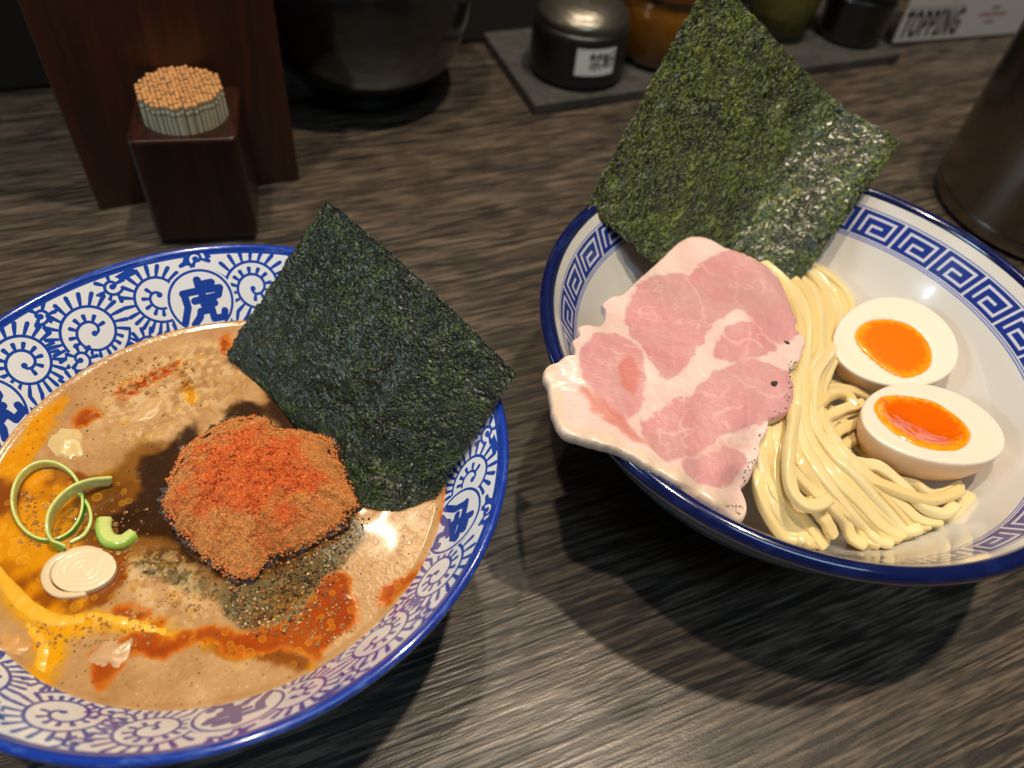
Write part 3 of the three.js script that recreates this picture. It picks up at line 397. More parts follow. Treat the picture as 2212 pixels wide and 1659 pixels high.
  const zones = [[80, 1330, 330, 1400, 1], [150, 1100, 330, 1210, 1], [40, 1060, 130, 1180, 0.8], [500, 740, 640, 800, 0.7], [620, 1290, 760, 1400, 0.8], [200, 770, 420, 850, 0.6], [250, 1200, 480, 1330, 0.6], [390, 990, 480, 1010, 0.5]];
  while (k < nb) { const q = zones[Math.floor(rnd() * zones.length)], u = rr(q[0], q[2]), v = rr(q[1], q[3]), p = inSoup(u, v), r = rr(0.00018, 0.00052) * (rnd() < 0.05 ? 2.0 : 1); if (Math.hypot(p.x - C1.x, p.z - C1.z) > 0.072) continue; M.makeScale(r, r * 0.7, r).setPosition(p.x, SOUP_Y, p.z); im.setMatrixAt(k, M); im.setColorAt(k, cl.setRGB(0.9, 0.72, 0.45).multiplyScalar(rr(0.35, 0.9))); k++; }
  im.name = 'foam_bubbles'; im.userData.kind = 'stuff'; soup.add(im);
  // sesame and pepper grains floating on the broth
  const ng = 1300, gm = new THREE.InstancedMesh(new THREE.IcosahedronGeometry(1, 0), std({ color: 0xffffff, roughness: 0.55 }), ng); k = 0;
  const quad = [[490, 1250], [560, 1215], [760, 1110], [800, 1120], [700, 1300], [620, 1370], [540, 1375], [480, 1320]];
  const inside = (pts, u, v) => { let c = false; for (let i = 0, j = pts.length - 1; i < pts.length; j = i++) { const [xi, yi] = pts[i], [xj, yj] = pts[j]; if ((yi > v) !== (yj > v) && u < (xj - xi) * (v - yi) / (yj - yi) + xi) c = !c; } return c; };
  const cols = [rgb(214, 190, 128), rgb(52, 42, 28), rgb(72, 60, 40), rgb(160, 120, 60), rgb(190, 90, 30), rgb(120, 104, 74)];
  while (k < ng) { const far = rnd() < 0.14, u = far ? rr(60, 940) : rr(470, 800), v = far ? rr(760, 1480) : rr(1110, 1380); if (!far && !inside(quad, u, v)) continue; const p = inSoup(u, v); if (Math.hypot(p.x - C1.x, p.z - C1.z) > 0.071) continue; const r = rr(0.00012, far ? 0.0003 : 0.00045); M.makeRotationFromEuler(new THREE.Euler(rnd() * 6, rnd() * 6, 0)).scale(V(r, r * rr(0.5, 1), r * rr(0.6, 1.4))).setPosition(p.x, SOUP_Y + r * 0.3, p.z); gm.setMatrixAt(k, M); gm.setColorAt(k, far ? cols[1 + (k & 1)] : cols[Math.floor(rnd() * 6)]); k++; }
  gm.name = 'floating_grains'; gm.userData.kind = 'stuff'; soup.add(gm);
}
// ---------------------------------------------------------------- heaps on the soup
function heap(outline, baseY, top, opt = {}) {                      // height field over a closed outline (photo points), radial grid
  const c0 = opt.centre, P0 = at(c0[0], c0[1], baseY), n = opt.n ?? 260, m = opt.m ?? 110, ol = outline.map(([u, v]) => at(u, v, baseY)), cv = new THREE.CatmullRomCurve3(ol.map((p) => V(p.x, 0, p.z)), true, 'centripetal').getSpacedPoints(n);
  const h = (x, z, t) => baseY - 0.0015 + top * Math.pow(Math.max(0, 1 - Math.pow(t, opt.p ?? 2.4)), opt.q ?? 0.75) * (1 + (opt.lump ?? 0.3) * (fbm(x * 110, z * 110, 3, opt.s) - 0.5)) + (opt.grain ?? 0.0012) * (fbm(x * 700, z * 700, 3, opt.s + 5) - 0.5) * sstep(1.0, 0.93, t) + (opt.grain2 ?? 0) * (fbm(x * 260, z * 260, 2, opt.s + 9) - 0.5) - (opt.crack ?? 0) * sstep(0.07, 0.0, Math.abs(fbm(x * 150 + fbm(x * 300, z * 300, 2, 5) * 0.5, z * 210, 3, opt.s + 11) - 0.5)) * sstep(0.95, 0.8, t);
  const g = gridGeo(n, m, (u, v) => { const k = Math.round(u * n) % n, e = cv[k], jag = 1 + (opt.jag ?? 0.02) * (0.6 * fbm(u * 34, 3, 3, opt.s + 3) + 0.4 * fbm(u * 150, 7, 2, opt.s + 4) - 0.5) * 2 * v, t = Math.pow(v, 0.8), x = mix(P0.x, e.x, t * jag), z = mix(P0.z, e.z, t * jag); return V(x, h(x, z, t), z); }, (u, v, p) => [p.x * 10, p.z * 10]);
  flip(g); return g;
}
const MOUND = [[462, 928], [502, 908], [545, 902], [575, 906], [590, 928], [640, 932], [690, 942], [716, 955], [722, 985], [738, 1020], [752, 1055], [764, 1090], [742, 1104], [736, 1130], [690, 1156], [640, 1182], [578, 1202], [546, 1240], [512, 1240], [488, 1226], [450, 1206], [430, 1182], [400, 1152], [370, 1116], [358, 1082], [374, 1052], [368, 1034], [386, 1000], [400, 972], [428, 948]];
{
  const paste = MOUND.map(([u, v]) => [560 + (u - 560) * 1.09 + 2, 1065 + (v - 1065) * 1.075 + 4]);
  const g = heap(paste, SOUP_Y + 0.0012, 0.0052, { centre: [560, 1080], s: 200, n: 360, grain: 0.0024, grain2: 0.0042, jag: 0.10, p: 3, q: 0.6 });
  tag(mesh('black_garlic_paste', g, phy({ color: rgb(58, 34, 22), roughness: 0.5, clearcoat: 0.35, clearcoatRoughness: 0.3 })), 'sticky black-brown garlic paste under the orange powder heap', 'paste');
  const mound = heap(MOUND, SOUP_Y + 0.0034, 0.0155, { centre: [556, 1060], s: 220, n: 420, m: 170, grain: 0.0016, grain2: 0.0016, crack: 0.0010, lump: 0.3, jag: 0.10, p: 1.9, q: 0.74 });
  const P = mound.attributes.position, C = [], fish = [rgb(212, 146, 80), rgb(172, 108, 54)], red = [rgb(214, 78, 16), rgb(184, 50, 10)];
  const redCtr = inSoupUp(540, 1004), redAt = (x, z) => { const dx = x - redCtr.x, dz = z - redCtr.z; return sstep(0.0230, 0.0095, Math.hypot(dx * 0.85, dz) + (fbm(x * 200, z * 200, 3, 230) - 0.5) * 0.024); };
  for (let i = 0; i < P.count; i++) { const x = P.getX(i), z = P.getZ(i), t = redAt(x, z) * 0.85, f = fbm(x * 500, z * 500, 3, 231); const c = fish[0].clone().lerp(fish[1], f).lerp(red[0].clone().lerp(red[1], f), t); C.push(c.r, c.g, c.b); }
  mound.setAttribute('color', new THREE.Float32BufferAttribute(C, 3));
  const th = thing('spice_mound', 'heap of orange-brown fish powder topped with red chili flakes', 'spice powder');
  const powder = mesh('fish_powder', mound, std({ vertexColors: true, roughness: 1 }), th);
  // loose powder grains and chili flakes lying on the heap
  const idx = mound.index.array, Nn = mound.attributes.normal, pick = () => { const k = Math.floor(rnd() * idx.length / 3) * 3, a = rnd(), b = rnd(), w = a + b > 1 ? [1 - a, 1 - b] : [a, b], q = V(), nn = V(), A = V(), B = V(), Cc = V(); A.fromBufferAttribute(P, idx[k]); B.fromBufferAttribute(P, idx[k + 1]); Cc.fromBufferAttribute(P, idx[k + 2]); q.copy(A).addScaledVector(B.sub(A), w[0]).addScaledVector(Cc.sub(A), w[1]); nn.fromBufferAttribute(Nn, idx[k]); return [q, nn]; };
  const M = new THREE.Matrix4(), Q = new THREE.Quaternion(), cl = new THREE.Color();
  const n1 = 34000, gi = new THREE.InstancedMesh(new THREE.IcosahedronGeometry(1, 0), std({ color: 0xffffff, roughness: 1 }), n1);
  for (let k = 0; k < n1; k++) { const [q, nn] = pick(), r = rr(0.00014, 0.00036); Q.setFromEuler(new THREE.Euler(rnd() * 6, rnd() * 6, rnd() * 6)); M.compose(q.addScaledVector(nn, r * 0.3), Q, V(r, r * rr(0.6, 1.2), r * rr(0.7, 1.5))); gi.setMatrixAt(k, M); const t = redAt(q.x, q.z) * 0.6; cl.copy(fish[0]).lerp(fish[1], rnd()).lerp(red[0], t).multiplyScalar(rr(0.6, 1.25)); gi.setColorAt(k, cl); }
  gi.name = 'powder_grains'; gi.userData.kind = 'stuff'; powder.add(gi);
  const n4 = 2600, si = new THREE.InstancedMesh(new THREE.IcosahedronGeometry(1, 0), std({ color: 0xffffff, roughness: 1 }), n4), mc = at(556, 1065, SOUP_Y + 0.003);
  for (let k = 0; k < n4; k++) { const e = MOUND[Math.floor(rnd() * MOUND.length)], e2 = MOUND[(MOUND.indexOf(e) + 1) % MOUND.length], w = rnd(), p = at(mix(e[0], e2[0], w), mix(e[1], e2[1], w), SOUP_Y + 0.0034), o = 0.97 + 0.11 * rnd() * rnd(), r = rr(0.00015, 0.0004); M.makeRotationFromEuler(new THREE.Euler(rnd() * 6, rnd() * 6, 0)).scale(V(r, r * 0.8, r * 1.2)).setPosition(mix(mc.x, p.x, o), SOUP_Y + 0.0046 - (o - 0.97) * 0.022, mix(mc.z, p.z, o)); si.setMatrixAt(k, M); si.setColorAt(k, cl.copy(fish[0]).lerp(fish[1], rnd()).lerp(red[0], rnd() < 0.2 ? 0.8 : 0)); }
  si.name = 'spilled_grains'; si.userData.kind = 'stuff'; powder.add(si);
  const n3 = 1500, ci = new THREE.InstancedMesh(new THREE.DodecahedronGeometry(1, 0), std({ color: 0xffffff, roughness: 1 }), n3);
  for (let k = 0; k < n3; k++) { const [q, nn] = pick(), r = rr(0.00025, 0.0005); Q.setFromEuler(new THREE.Euler(rnd() * 6, rnd() * 6, rnd() * 6)); M.compose(q.addScaledVector(nn, r * 0.2), Q, V(r, r * rr(0.5, 1), r * rr(0.7, 1.3))); ci.setMatrixAt(k, M); ci.setColorAt(k, cl.copy(fish[0]).lerp(fish[1], rnd()).lerp(red[0], redAt(q.x, q.z) * 0.4).multiplyScalar(rr(0.7, 1.15))); }
  ci.name = 'powder_crumbs'; ci.userData.kind = 'stuff'; powder.add(ci);
  const fg = new THREE.BufferGeometry(); fg.setAttribute('position', new THREE.Float32BufferAttribute([-1, 0, -0.4, 0.2, 0.15, -0.8, 1, 0, 0.1, 0.1, 0.1, 0.7, -0.8, 0.05, 0.5], 3)); fg.setIndex([0, 2, 1, 0, 3, 2, 0, 4, 3]); fg.computeVertexNormals();
  const n2 = 11000, fi = new THREE.InstancedMesh(fg, std({ color: 0xffffff, roughness: 0.55, side: THREE.DoubleSide }), n2); let k = 0; const fc = [rgb(232, 88, 14), rgb(196, 52, 10), rgb(240, 116, 26), rgb(140, 24, 10), rgb(246, 146, 48)];
  while (k < n2) { const [q, nn] = pick(); if (rnd() > redAt(q.x, q.z) + 0.07) continue; const r = rr(0.0003, 0.0008) * (rnd() < 0.08 ? 1.4 : 1); Q.setFromUnitVectors(V(0, 1, 0), nn.clone().add(V(rr(-1, 1), rr(0, 0.6), rr(-1, 1)).multiplyScalar(0.6)).normalize()).multiply(new THREE.Quaternion().setFromAxisAngle(V(0, 1, 0), rnd() * 6)); M.compose(q.addScaledVector(nn, 0.00012), Q, V(r, r, r * rr(0.6, 1))); fi.setMatrixAt(k, M); fi.setColorAt(k, cl.copy(fc[Math.floor(rnd() * 5)]).multiplyScalar(rr(0.7, 1.15))); k++; }
  fi.name = 'chili_flakes'; fi.userData.kind = 'stuff'; powder.add(fi);
}
function inSoupUp(u, v) { return at(u, v, SOUP_Y + 0.017); }
// ---------------------------------------------------------------- nori
function noriTextures(s, dk) {
  const N = 768, H = new Float32Array(N * N);
  for (let j = 0; j < N; j++) for (let i = 0; i < N; i++) { const wx = (fbm(i / 40, j / 40, 3, s) - 0.5) * 30, wy = (fbm(i / 40 + 9, j / 40, 3, s + 1) - 0.5) * 30; const a = fbm((i + wx) / 4.5, (j + wy) / 8, 3, s + 2), b = 1 - Math.abs(2 * fbm((i + wy) / 8, (j + wx) / 8, 3, s + 3) - 1), c = fbm(i / 60, j / 60, 3, s + 4); H[j * N + i] = 0.45 * a + 0.35 * b + 0.2 * c; }
  const map = dataTex(N, N, (i, j, o) => { const h = H[j * N + i], t = sstep(0.40, 0.72, h), f = sstep(0.66, 0.76, h), g2 = fbm(i / 90, j / 90, 2, s + 7); const br = sstep(0.5, 0.75, g2) * (1 - dk); o[0] = mix(12, mix(68, 32, dk) + 8 * br, t) + mix(30, 40, dk) * f; o[1] = mix(18, mix(84, 46, dk) - 4 * br, t) + mix(32, 44, dk) * f + 10 * (g2 - 0.5); o[2] = mix(11, 30, t) + 3 * f; }, true, THREE.ClampToEdgeWrapping);
  const bump = dataTex(N, N, (i, j, o) => { o[0] = o[1] = o[2] = 255 * clamp((H[j * N + i] - 0.2) * 1.5); }, false, THREE.ClampToEdgeWrapping);
  return { map, bumpMap: bump };
}
function noriSheet(f, s, label, rough, wetFrom) {                              // f(u, v) -> point; a real sheet with two faces and a ragged rim
  const n = 230, th = 0.00028, P = [];
  const edge = (k) => fbm(k * 46, s, 3, s) * 0.014 + fbm(k * 170, s + 4, 2, s) * 0.008;
  const pt = (u, v) => f(clamp(u, 0, 1) * (1 - edge(v) - edge(v + 7)) + edge(v), v * (1 - edge(u + 13) - edge(u + 21)) + edge(u + 13));
  const wave = (u, v) => 0.0011 * (fbm(u * 5, v * 5, 3, s + 60) - 0.5) + 0.0014 * (fbm(u * 16, v * 16, 2, s + 61) - 0.5) + 0.0009 * (fbm(u * 42, v * 42, 2, s + 62) - 0.5);
  const side = (sgn) => gridGeo(n, n, (u, v) => { const p = pt(u, v), e = 0.004, a = f(clamp(u + e), v).sub(f(clamp(u - e), v)), b = f(u, clamp(v + e)).sub(f(u, clamp(v - e))), nn = V().crossVectors(a, b).normalize(); if (nn.y < 0) nn.negate(); return p.addScaledVector(nn, wave(u, v) + sgn * th / 2 * (Math.min(u, v, 1 - u, 1 - v) < 0.001 ? 0 : 1)); });
  const wet = dataTex(256, 256, (i, j, o) => { const w = wetFrom ? sstep(wetFrom - 0.04, wetFrom + 0.04, j / 256 + (fbm(i / 30, j / 30, 3, s + 80) - 0.5) * 0.25) : 0; o[0] = o[1] = o[2] = 255 * mix(rough, 0.16, w); }, false, THREE.ClampToEdgeWrapping);
  const a = side(1), b = side(-1); const ref = V().fromBufferAttribute(a.attributes.normal, 115 * 231 + 115); if (ref.y < 0) flip(a); else flip(b);
  const g = mergeGeometries([a, b]);
  return tag(mesh('nori_sheet', g, phy({ ...noriTextures(s, wetFrom ? 1 : 0), bumpScale: 0.0015, roughness: 1, roughnessMap: wet, clearcoat: wetFrom ? 0.18 : 0.3, clearcoatRoughness: 0.2, side: THREE.DoubleSide })), label, 'nori');
}
{
  const BL = at(480, 765, SOUP_Y), T = at(712, 420, 0.105), R = at(1130, 800, 0.0875), BR = at(942, 1082, SOUP_Y);
  const Ec = new THREE.CatmullRomCurve3([[480, 770], [575, 850], [640, 930], [700, 1010], [765, 1095], [862, 1112], [952, 1076]].map(([u, v]) => at(u, v, SOUP_Y + 0.0007)), false, 'centripetal');
  noriSheet((u, v) => {                                               // u along the sheet's length, v from the top edge down to the soup
    const A = T.clone().lerp(R, u); A.y += 0.003 * Math.sin(Math.PI * u); const K = BL.clone().lerp(BR, u); K.y += 0.0008; const E = Ec.getPoint(clamp(u)); const L1 = A.distanceTo(K), L2 = K.distanceTo(E), s = v * (L1 + L2), w = 0.006;
    const lin = (q) => q < L1 ? A.clone().lerp(K, q / L1) : K.clone().lerp(E, Math.min(1, (q - L1) / Math.max(L2, 1e-5)));
    const p = lin(Math.max(0, s - w)).add(lin(Math.min(L1 + L2, s + w))).multiplyScalar(0.25).addScaledVector(lin(s), 0.5); if (v < 0.001) p.copy(A); p.y = Math.max(p.y, SOUP_Y + 0.0006);
    const bul = Math.sin(Math.PI * u) * Math.sin(Math.PI * Math.min(1, v * 1.15)) * 0.0035; p.y += bul; return p;
  }, 300, 'dark green nori sheet dipping into the brown soup', 0.28, 0.60);
}
{
  const L = V(0.0197, 0.0836, -0.2690), T = V(0.0575, 0.1540, -0.3371), R = V(0.1568, 0.0970, -0.3278), n = V(0.2685, 0.5918, 0.76).normalize(); T.add(V(0.0012, 0.0042, -0.0022)); R.addScaledVector(n, -0.0085);
  const onp = (u, v) => { const d = ray(u, v), t = (L.clone().sub(EYE)).dot(n) / d.dot(n); return EYE.clone().addScaledVector(d, t); };
  const BRp = onp(1690, 560), BLp = onp(1375, 590), a = BRp.clone().sub(R), b = BLp.clone().sub(L);
  // bottom corner: where the two visible lower edges meet inside the bowl
  const w0 = L.clone().sub(R), aa = a.dot(a), bb = b.dot(b), ab = a.dot(b), d = a.dot(w0), e = b.dot(w0), sc = (ab * e - bb * d) / (aa * bb - ab * ab) * -1, B0 = R.clone().addScaledVector(a, Math.min(1.75, Math.abs(sc)));
  const B = V(0.118, 0.030, -0.262).lerp(B0.y > 0.02 && B0.y < 0.07 ? B0 : V(0.118, 0.030, -0.262), 0.5);
  noriSheet((u, v) => { const p = L.clone().lerp(T, 1 - v).lerp(B.clone().lerp(R, 1 - v), u);   // u from the left edge to the right edge, v downwards
    const curl = sstep(0.58, 1.0, u) ** 1.6 * (1 - v * 0.35) * 0.018 - 0.0035 * Math.sin(Math.PI * u) * Math.sin(Math.PI * v); return p.addScaledVector(n, curl); }, 340, 'large dark green nori sheet standing in the noodle bowl', 0.33);
}
// ---------------------------------------------------------------- vegetables in the soup
const sz = (x, y) => [x * 0.26665, 940.1 + y * 0.26665];              // enlarged view -> photo units
function ringLeek(pts, y0, wall, height, closed, label, name, tiltUp, lean = 0, gout = rgb(72, 150, 30)) {
  const gin = rgb(206, 218, 130);
  const P = pts.map(([x, y, dy]) => { const q = sz(x, y); return at(q[0], q[1], y0 + (dy || 0)); });
  const ctr = P.reduce((a, p) => a.add(p.clone().multiplyScalar(1 / P.length)), V());
  const g = sweep(P, () => wall, () => height, { n: 90, seg: 20, closed, power: 3, twist: () => lean, col: (t, a) => { const f = fbm(t * 30, a, 2, 400) - 0.5; return gin.clone().lerp(gout, sstep(0.25, 0.65, Math.cos(a) * tiltUp)).offsetHSL(0, 0, f * 0.08); } });
  return tag(mesh(name, g, phy({ vertexColors: true, roughness: 0.45, clearcoat: 0.9, clearcoatRoughness: 0.12 })), label, 'scallion');
}
{
  const y = SOUP_Y;
  const ell = (cx, cy, rx, ry, rot, n) => Array.from({ length: n }, (_, i) => { const a = i / n * 2 * Math.PI, x = rx * Math.cos(a), z = ry * Math.sin(a); return [cx + x * Math.cos(rot) - z * Math.sin(rot), cy + x * Math.sin(rot) + z * Math.cos(rot), 0.0012 * Math.sin(a + 3.6)]; });
  ringLeek(ell(395, 545, 285, 318, -0.15, 20), y + 0.0012, 0.0006, 0.0017, true, 'large thin green scallion ring floating on the soup', 'scallion_ring', -1, 0);
  ringLeek([[900, 372, 0.001], [760, 385, 0.003], [620, 430, 0.0045], [500, 520, 0.0052], [415, 640, 0.005], [395, 770, 0.004], [430, 870, 0.002], [520, 925, 0.0]], y + 0.0012, 0.0007, 0.0027, false, 'curled bright green scallion strip across the thin scallion ring', 'scallion_strip', 1, 0.12);
  ringLeek([[640, 480, 0], [715, 580, 0], [735, 700, 0], [680, 810, 0], [570, 872, 0]], y + 0.0004, 0.0006, 0.0010, false, 'half sunken scallion arc beside the curled scallion strip', 'scallion_arc', 1, 0.2);
  ringLeek([[845, 690, 0], [840, 770, 0.0008], [885, 850, 0.0012], [985, 865, 0.0008], [1085, 805, 0]], y - 0.0004, 0.0024, 0.0018, false, 'short pale green scallion chunk near the powder heap', 'scallion_chunk', 1, 0.3, rgb(150, 188, 72));
  // white scallion slice: nested layers
  const g = thing('scallion_slice', 'white scallion slice with nested layers near the yellow peel', 'scallion'), white = (k) => phy({ color: rgb(232 - k * 6, 212 - k * 8, 176 - k * 10), roughness: 0.35, clearcoat: 0.7, clearcoatRoughness: 0.15 });
  const disc = (cx, cy, rx, ry, yy, h, name, k, s) => { const g2 = gridGeo(96, 44, (u, v) => { const a = u * 2 * Math.PI, r = Math.min(1, v * 1.18), e = v > 0.85 ? (v - 0.85) / 0.15 : 0, q = sz(cx + (rx * Math.cos(a) * Math.cos(-0.22) - ry * Math.sin(a) * Math.sin(-0.22)) * r, cy + (rx * Math.cos(a) * Math.sin(-0.22) + ry * Math.sin(a) * Math.cos(-0.22)) * r), groove = 0.00013 * sstep(0.75, 1, Math.abs(Math.sin((r + 0.05 * (fbm(u * 5, r * 2, 2, s) - 0.5) + 0.06 * Math.sin(a)) * Math.PI * 4.5))); const p = at(q[0], q[1], yy); p.y += -groove * (e ? 0 : 1) + 0.0004 * (fbm(p.x * 300, p.z * 300, 2, s) - 0.5) - e * h; return p; }); if (V().fromBufferAttribute(g2.attributes.normal, 10 * 97 + 3).y < 0) flip(g2); mesh(name, g2, white(k), g); };
  disc(676, 1092, 268, 168, y + 0.0017, 0.0018, 'core', 0.4, 3);
  mesh('outer_layer', sweep([[830, 945], [700, 925], [560, 960], [430, 1030], [375, 1130], [400, 1235], [490, 1295], [610, 1300], [700, 1290]].map(([x, z]) => { const q = sz(x, z); return at(q[0], q[1], y + 0.0001); }), (t) => 0.0014 * (0.5 + 0.5 * Math.sin(Math.PI * t)), () => 0.0012, { n: 60, seg: 12, power: 3.2 }), white(1.4), g);
}
{
  // yellow citrus peel strips
  const peel = phy({ vertexColors: true, roughness: 0.4, clearcoat: 0.6, clearcoatRoughness: 0.2 });
  const strip = (pts, w, label) => tag(mesh('citrus_peel', sweep(pts.map(([u, v, d]) => at(u, v, SOUP_Y + (d || 0) * 0.5 - 0.0009)), (t) => w * (0.7 + 0.2 * Math.sin(Math.PI * t) + 0.35 * (fbm(t * 9, w * 900, 3, 77) - 0.5)), (t) => 0.00095 + 0.0006 * (fbm(t * 14, w * 500, 3, 78) - 0.5), { n: 80, seg: 14, power: 2.2, col: (t, a) => rgb(222, 156, 24).lerp(rgb(240, 190, 52), fbm(t * 12, a, 3, 79)) }), peel), label, 'citrus peel');
  strip([[-20, 1215, 0], [25, 1275, 0.0006], [75, 1322, 0.001], [130, 1342, 0.001], [185, 1338, 0.0004]], 0.0026, 'broad yellow citrus peel strip below the white scallion slice');
  strip([[190, 1330, 0.0002], [240, 1338, 0.0006], [300, 1352, 0.0006], [360, 1368, 0]], 0.0019, 'narrow yellow citrus peel strip beside the red chili oil');
  strip([[60, 1350, -0.0003], [95, 1400, 0.0002], [88, 1450, 0.0002], [110, 1500, -0.0004]], 0.0022, 'short sunken yellow citrus peel near the bowl wall');
  const chunk = (u, v, rx, ry, h, col, name, label, cat, s) => { const c = at(u, v, SOUP_Y), g = new THREE.IcosahedronGeometry(1, 5), p = g.attributes.position; for (let i = 0; i < p.count; i++) { const q = V().fromBufferAttribute(p, i), k = 0.6 + 0.8 * fbm(q.x * 2.6 + s * 3, q.z * 2.6 + q.y, 3, s * 10); p.setXYZ(i, q.x * rx * k, q.y * h * k, q.z * ry * k); } const w = mergeVertices(g); w.computeVertexNormals(); const m = mesh(name, w, phy({ color: col, roughness: 0.4, clearcoat: 0.6, clearcoatRoughness: 0.2 })); m.position.copy(c); m.position.y -= h * 0.62; m.rotation.y = s; return tag(m, label, cat); };
  chunk(143, 958, 0.0062, 0.0075, 0.0028, rgb(214, 186, 128), 'onion_piece', 'pale onion piece floating near the blue bowl wall', 'onion', 0.5);
  chunk(240, 1412, 0.0048, 0.0058, 0.0020, rgb(196, 156, 112), 'onion_piece', 'pale onion piece in the red chili oil streak', 'onion', 2.2);
  chunk(325, 880, 0.0080, 0.0040, 0.0016, rgb(200, 158, 104), 'fat_piece', 'soft pork fat lump below the orange oil streak', 'pork fat', 4.1);
  chunk(20, 1400, 0.0060, 0.0050, 0.0018, rgb(204, 152, 88), 'onion_piece', 'pale onion piece beside the broad yellow peel', 'onion', 3.1);
}

// ---------------------------------------------------------------- noodle bowl (key-fret porcelain)
const B2IN = smooth([[0.0995, 0.0812], [0.0965, 0.0765], [0.0893, 0.0657], [0.0800, 0.0520], [0.0680, 0.0385], [0.0520, 0.0262], [0.0340, 0.0190], [0.0150, 0.0162], [0.0005, 0.0158]], 80);
const bowlY = (r) => { for (let i = 1; i < B2IN.length; i++) if (r >= B2IN[i][0]) { const [r0, y0] = B2IN[i], [r1, y1] = B2IN[i - 1]; return y0 + (y1 - y0) * clamp((r - r0) / (r1 - r0), 0, 1.5); } return 0.0158; };
{
  const g = thing('noodle_bowl', 'white porcelain bowl with blue key-fret band and thick navy rim', 'bowl'); g.position.copy(C2);
  const glaze = { roughness: 0.14, clearcoat: 1, clearcoatRoughness: 0.05 };
  const W = 256, H = 300, cv = newCanvas(W * 3, H), k = cv.getContext('2d'); k.fillStyle = '#dedcd8'; k.fillRect(0, 0, W * 3, H);
  // canvas covers the first 22 mm below the rim
  const mm = H / 22; k.fillStyle = '#5a72c4'; k.fillRect(0, 4.6 * mm, W * 3, 0.5 * mm); k.fillRect(0, 17.9 * mm, W * 3, 0.55 * mm); k.fillRect(0, 18.9 * mm, W * 3, 0.55 * mm);
  const y0 = 5.7 * mm, y1 = 17.4 * mm, bh = y1 - y0; k.fillStyle = '#22388f'; k.fillRect(0, y0, W * 3, bh); k.strokeStyle = '#d3d6ea'; k.lineWidth = 1.15 * mm; k.lineJoin = 'miter'; k.lineCap = 'butt';
  for (let n = -1; n < 4; n++) { const X = (u) => (n + u) * W, Yv = (v) => y0 + v * bh, sk = 0.10, q = (u, v) => [X(u - sk * (v - 0.5)), Yv(v)]; const line = (pts) => { k.beginPath(); pts.forEach((p, i) => (i ? k.lineTo(...q(...p)) : k.moveTo(...q(...p)))); k.stroke(); };
    line([[0.02, -0.02], [0.02, 1.02]]); line([[0.21, 0.82], [0.21, 0.19], [0.84, 0.19], [0.84, 0.81], [0.40, 0.81], [0.40, 0.50], [0.66, 0.50]]); }
  const tx = canvasTex(cv, THREE.RepeatWrapping); tx.wrapT = THREE.ClampToEdgeWrapping;
  const ig = revolve(B2IN, 240, { meters: true }), uv = ig.attributes.uv; for (let i = 0; i < uv.count; i++) uv.setXY(i, (uv.getX(i) + (61.3 - 6) / 360) * 10, 1 - clamp(uv.getY(i) / 0.022, 0, 0.985));
  mesh('inner_wall', ig, phy({ map: tx, ...glaze }), g);
  const rimTex = dataTex(1024, 64, (i, j, o) => { const n = fbm(i / 10, j / 9, 3, 35), w = 0.25 * sstep(0.5, 0.8, n); o[0] = mix(14, 56, w); o[1] = mix(24, 78, w); o[2] = mix(74, 140, w); });
  mesh('navy_rim', revolve(smooth([[0.0995, 0.0812], [0.1002, 0.0826], [0.1020, 0.0836], [0.1040, 0.0829], [0.1050, 0.0812], [0.1048, 0.0790], [0.1036, 0.0766], [0.1018, 0.0746]], 24), 240), phy({ map: rimTex, ...glaze }), g);
  const oc = newCanvas(8, 256), ok = oc.getContext('2d'); ok.fillStyle = '#dcdcdc'; ok.fillRect(0, 0, 8, 256); ok.fillStyle = '#2b3f92'; ok.fillRect(0, 48, 8, 8); ok.fillRect(0, 64, 8, 4); ok.fillRect(0, 228, 8, 8);
  const og = revolve(smooth([[0.1018, 0.0746], [0.0976, 0.0670], [0.0895, 0.0530], [0.0795, 0.0388], [0.0655, 0.0255], [0.0515, 0.0185], [0.0485, 0.0160]], 44), 200); { const u2 = og.attributes.uv; for (let i = 0; i < u2.count; i++) u2.setY(i, 1 - u2.getY(i)); }
  mesh('outer_wall', og, phy({ map: canvasTex(oc, THREE.RepeatWrapping), ...glaze }), g);
  mesh('foot_ring', revolve([[0.0485, 0.0160], [0.0488, 0.0030], [0.0480, 0.0008], [0.0450, 0.0008], [0.0440, 0.0030], [0.0438, 0.0125], [0.0005, 0.0135]], 120), phy({ color: rgb(222, 222, 220), ...glaze }), g);
}
// ---------------------------------------------------------------- noodles: every strand is a thing of its own
const noodleH = idw([[1600, 550, 0.060], [1640, 565, 0.062], [1700, 570, 0.0600], [1760, 590, 0.0575], [1830, 650, 0.0520], [1835, 700, 0.053], [1720, 690, 0.0700], [1770, 690, 0.064], [1700, 830, 0.0710], [1740, 830, 0.068], [1790, 790, 0.0580], [1640, 930, 0.0720], [1720, 1000, 0.0690], [1800, 900, 0.0620], [1650, 1050, 0.0640], [1620, 1100, 0.058], [1700, 1165, 0.0530], [1780, 1180, 0.0510], [1860, 1172, 0.0500], [1950, 1148, 0.0505], [2020, 1125, 0.0520], [2065, 1060, 0.0520], [1900, 1000, 0.0620], [1980, 1060, 0.0575], [1830, 1000, 0.0665], [1800, 1060, 0.0640], [1900, 1080, 0.060]], 2);
const noodleMats = [[244, 222, 160], [240, 215, 150], [246, 226, 170], [239, 213, 146]].map(([r, g, b], i) => phy({ color: rgb(r, g, b), roughness: 0.9, transmission: 0.16, thickness: 0, clearcoat: 1, clearcoatRoughness: 0.16, bumpMap: dataTex(128, 64, (x, y, o) => { o[0] = o[1] = o[2] = 255 * (0.6 * vn(x / 20, y / 5, 500 + i) + 0.4 * vn(x / 4, y / 4, 510 + i)); }, false), bumpScale: 0.00012 }));
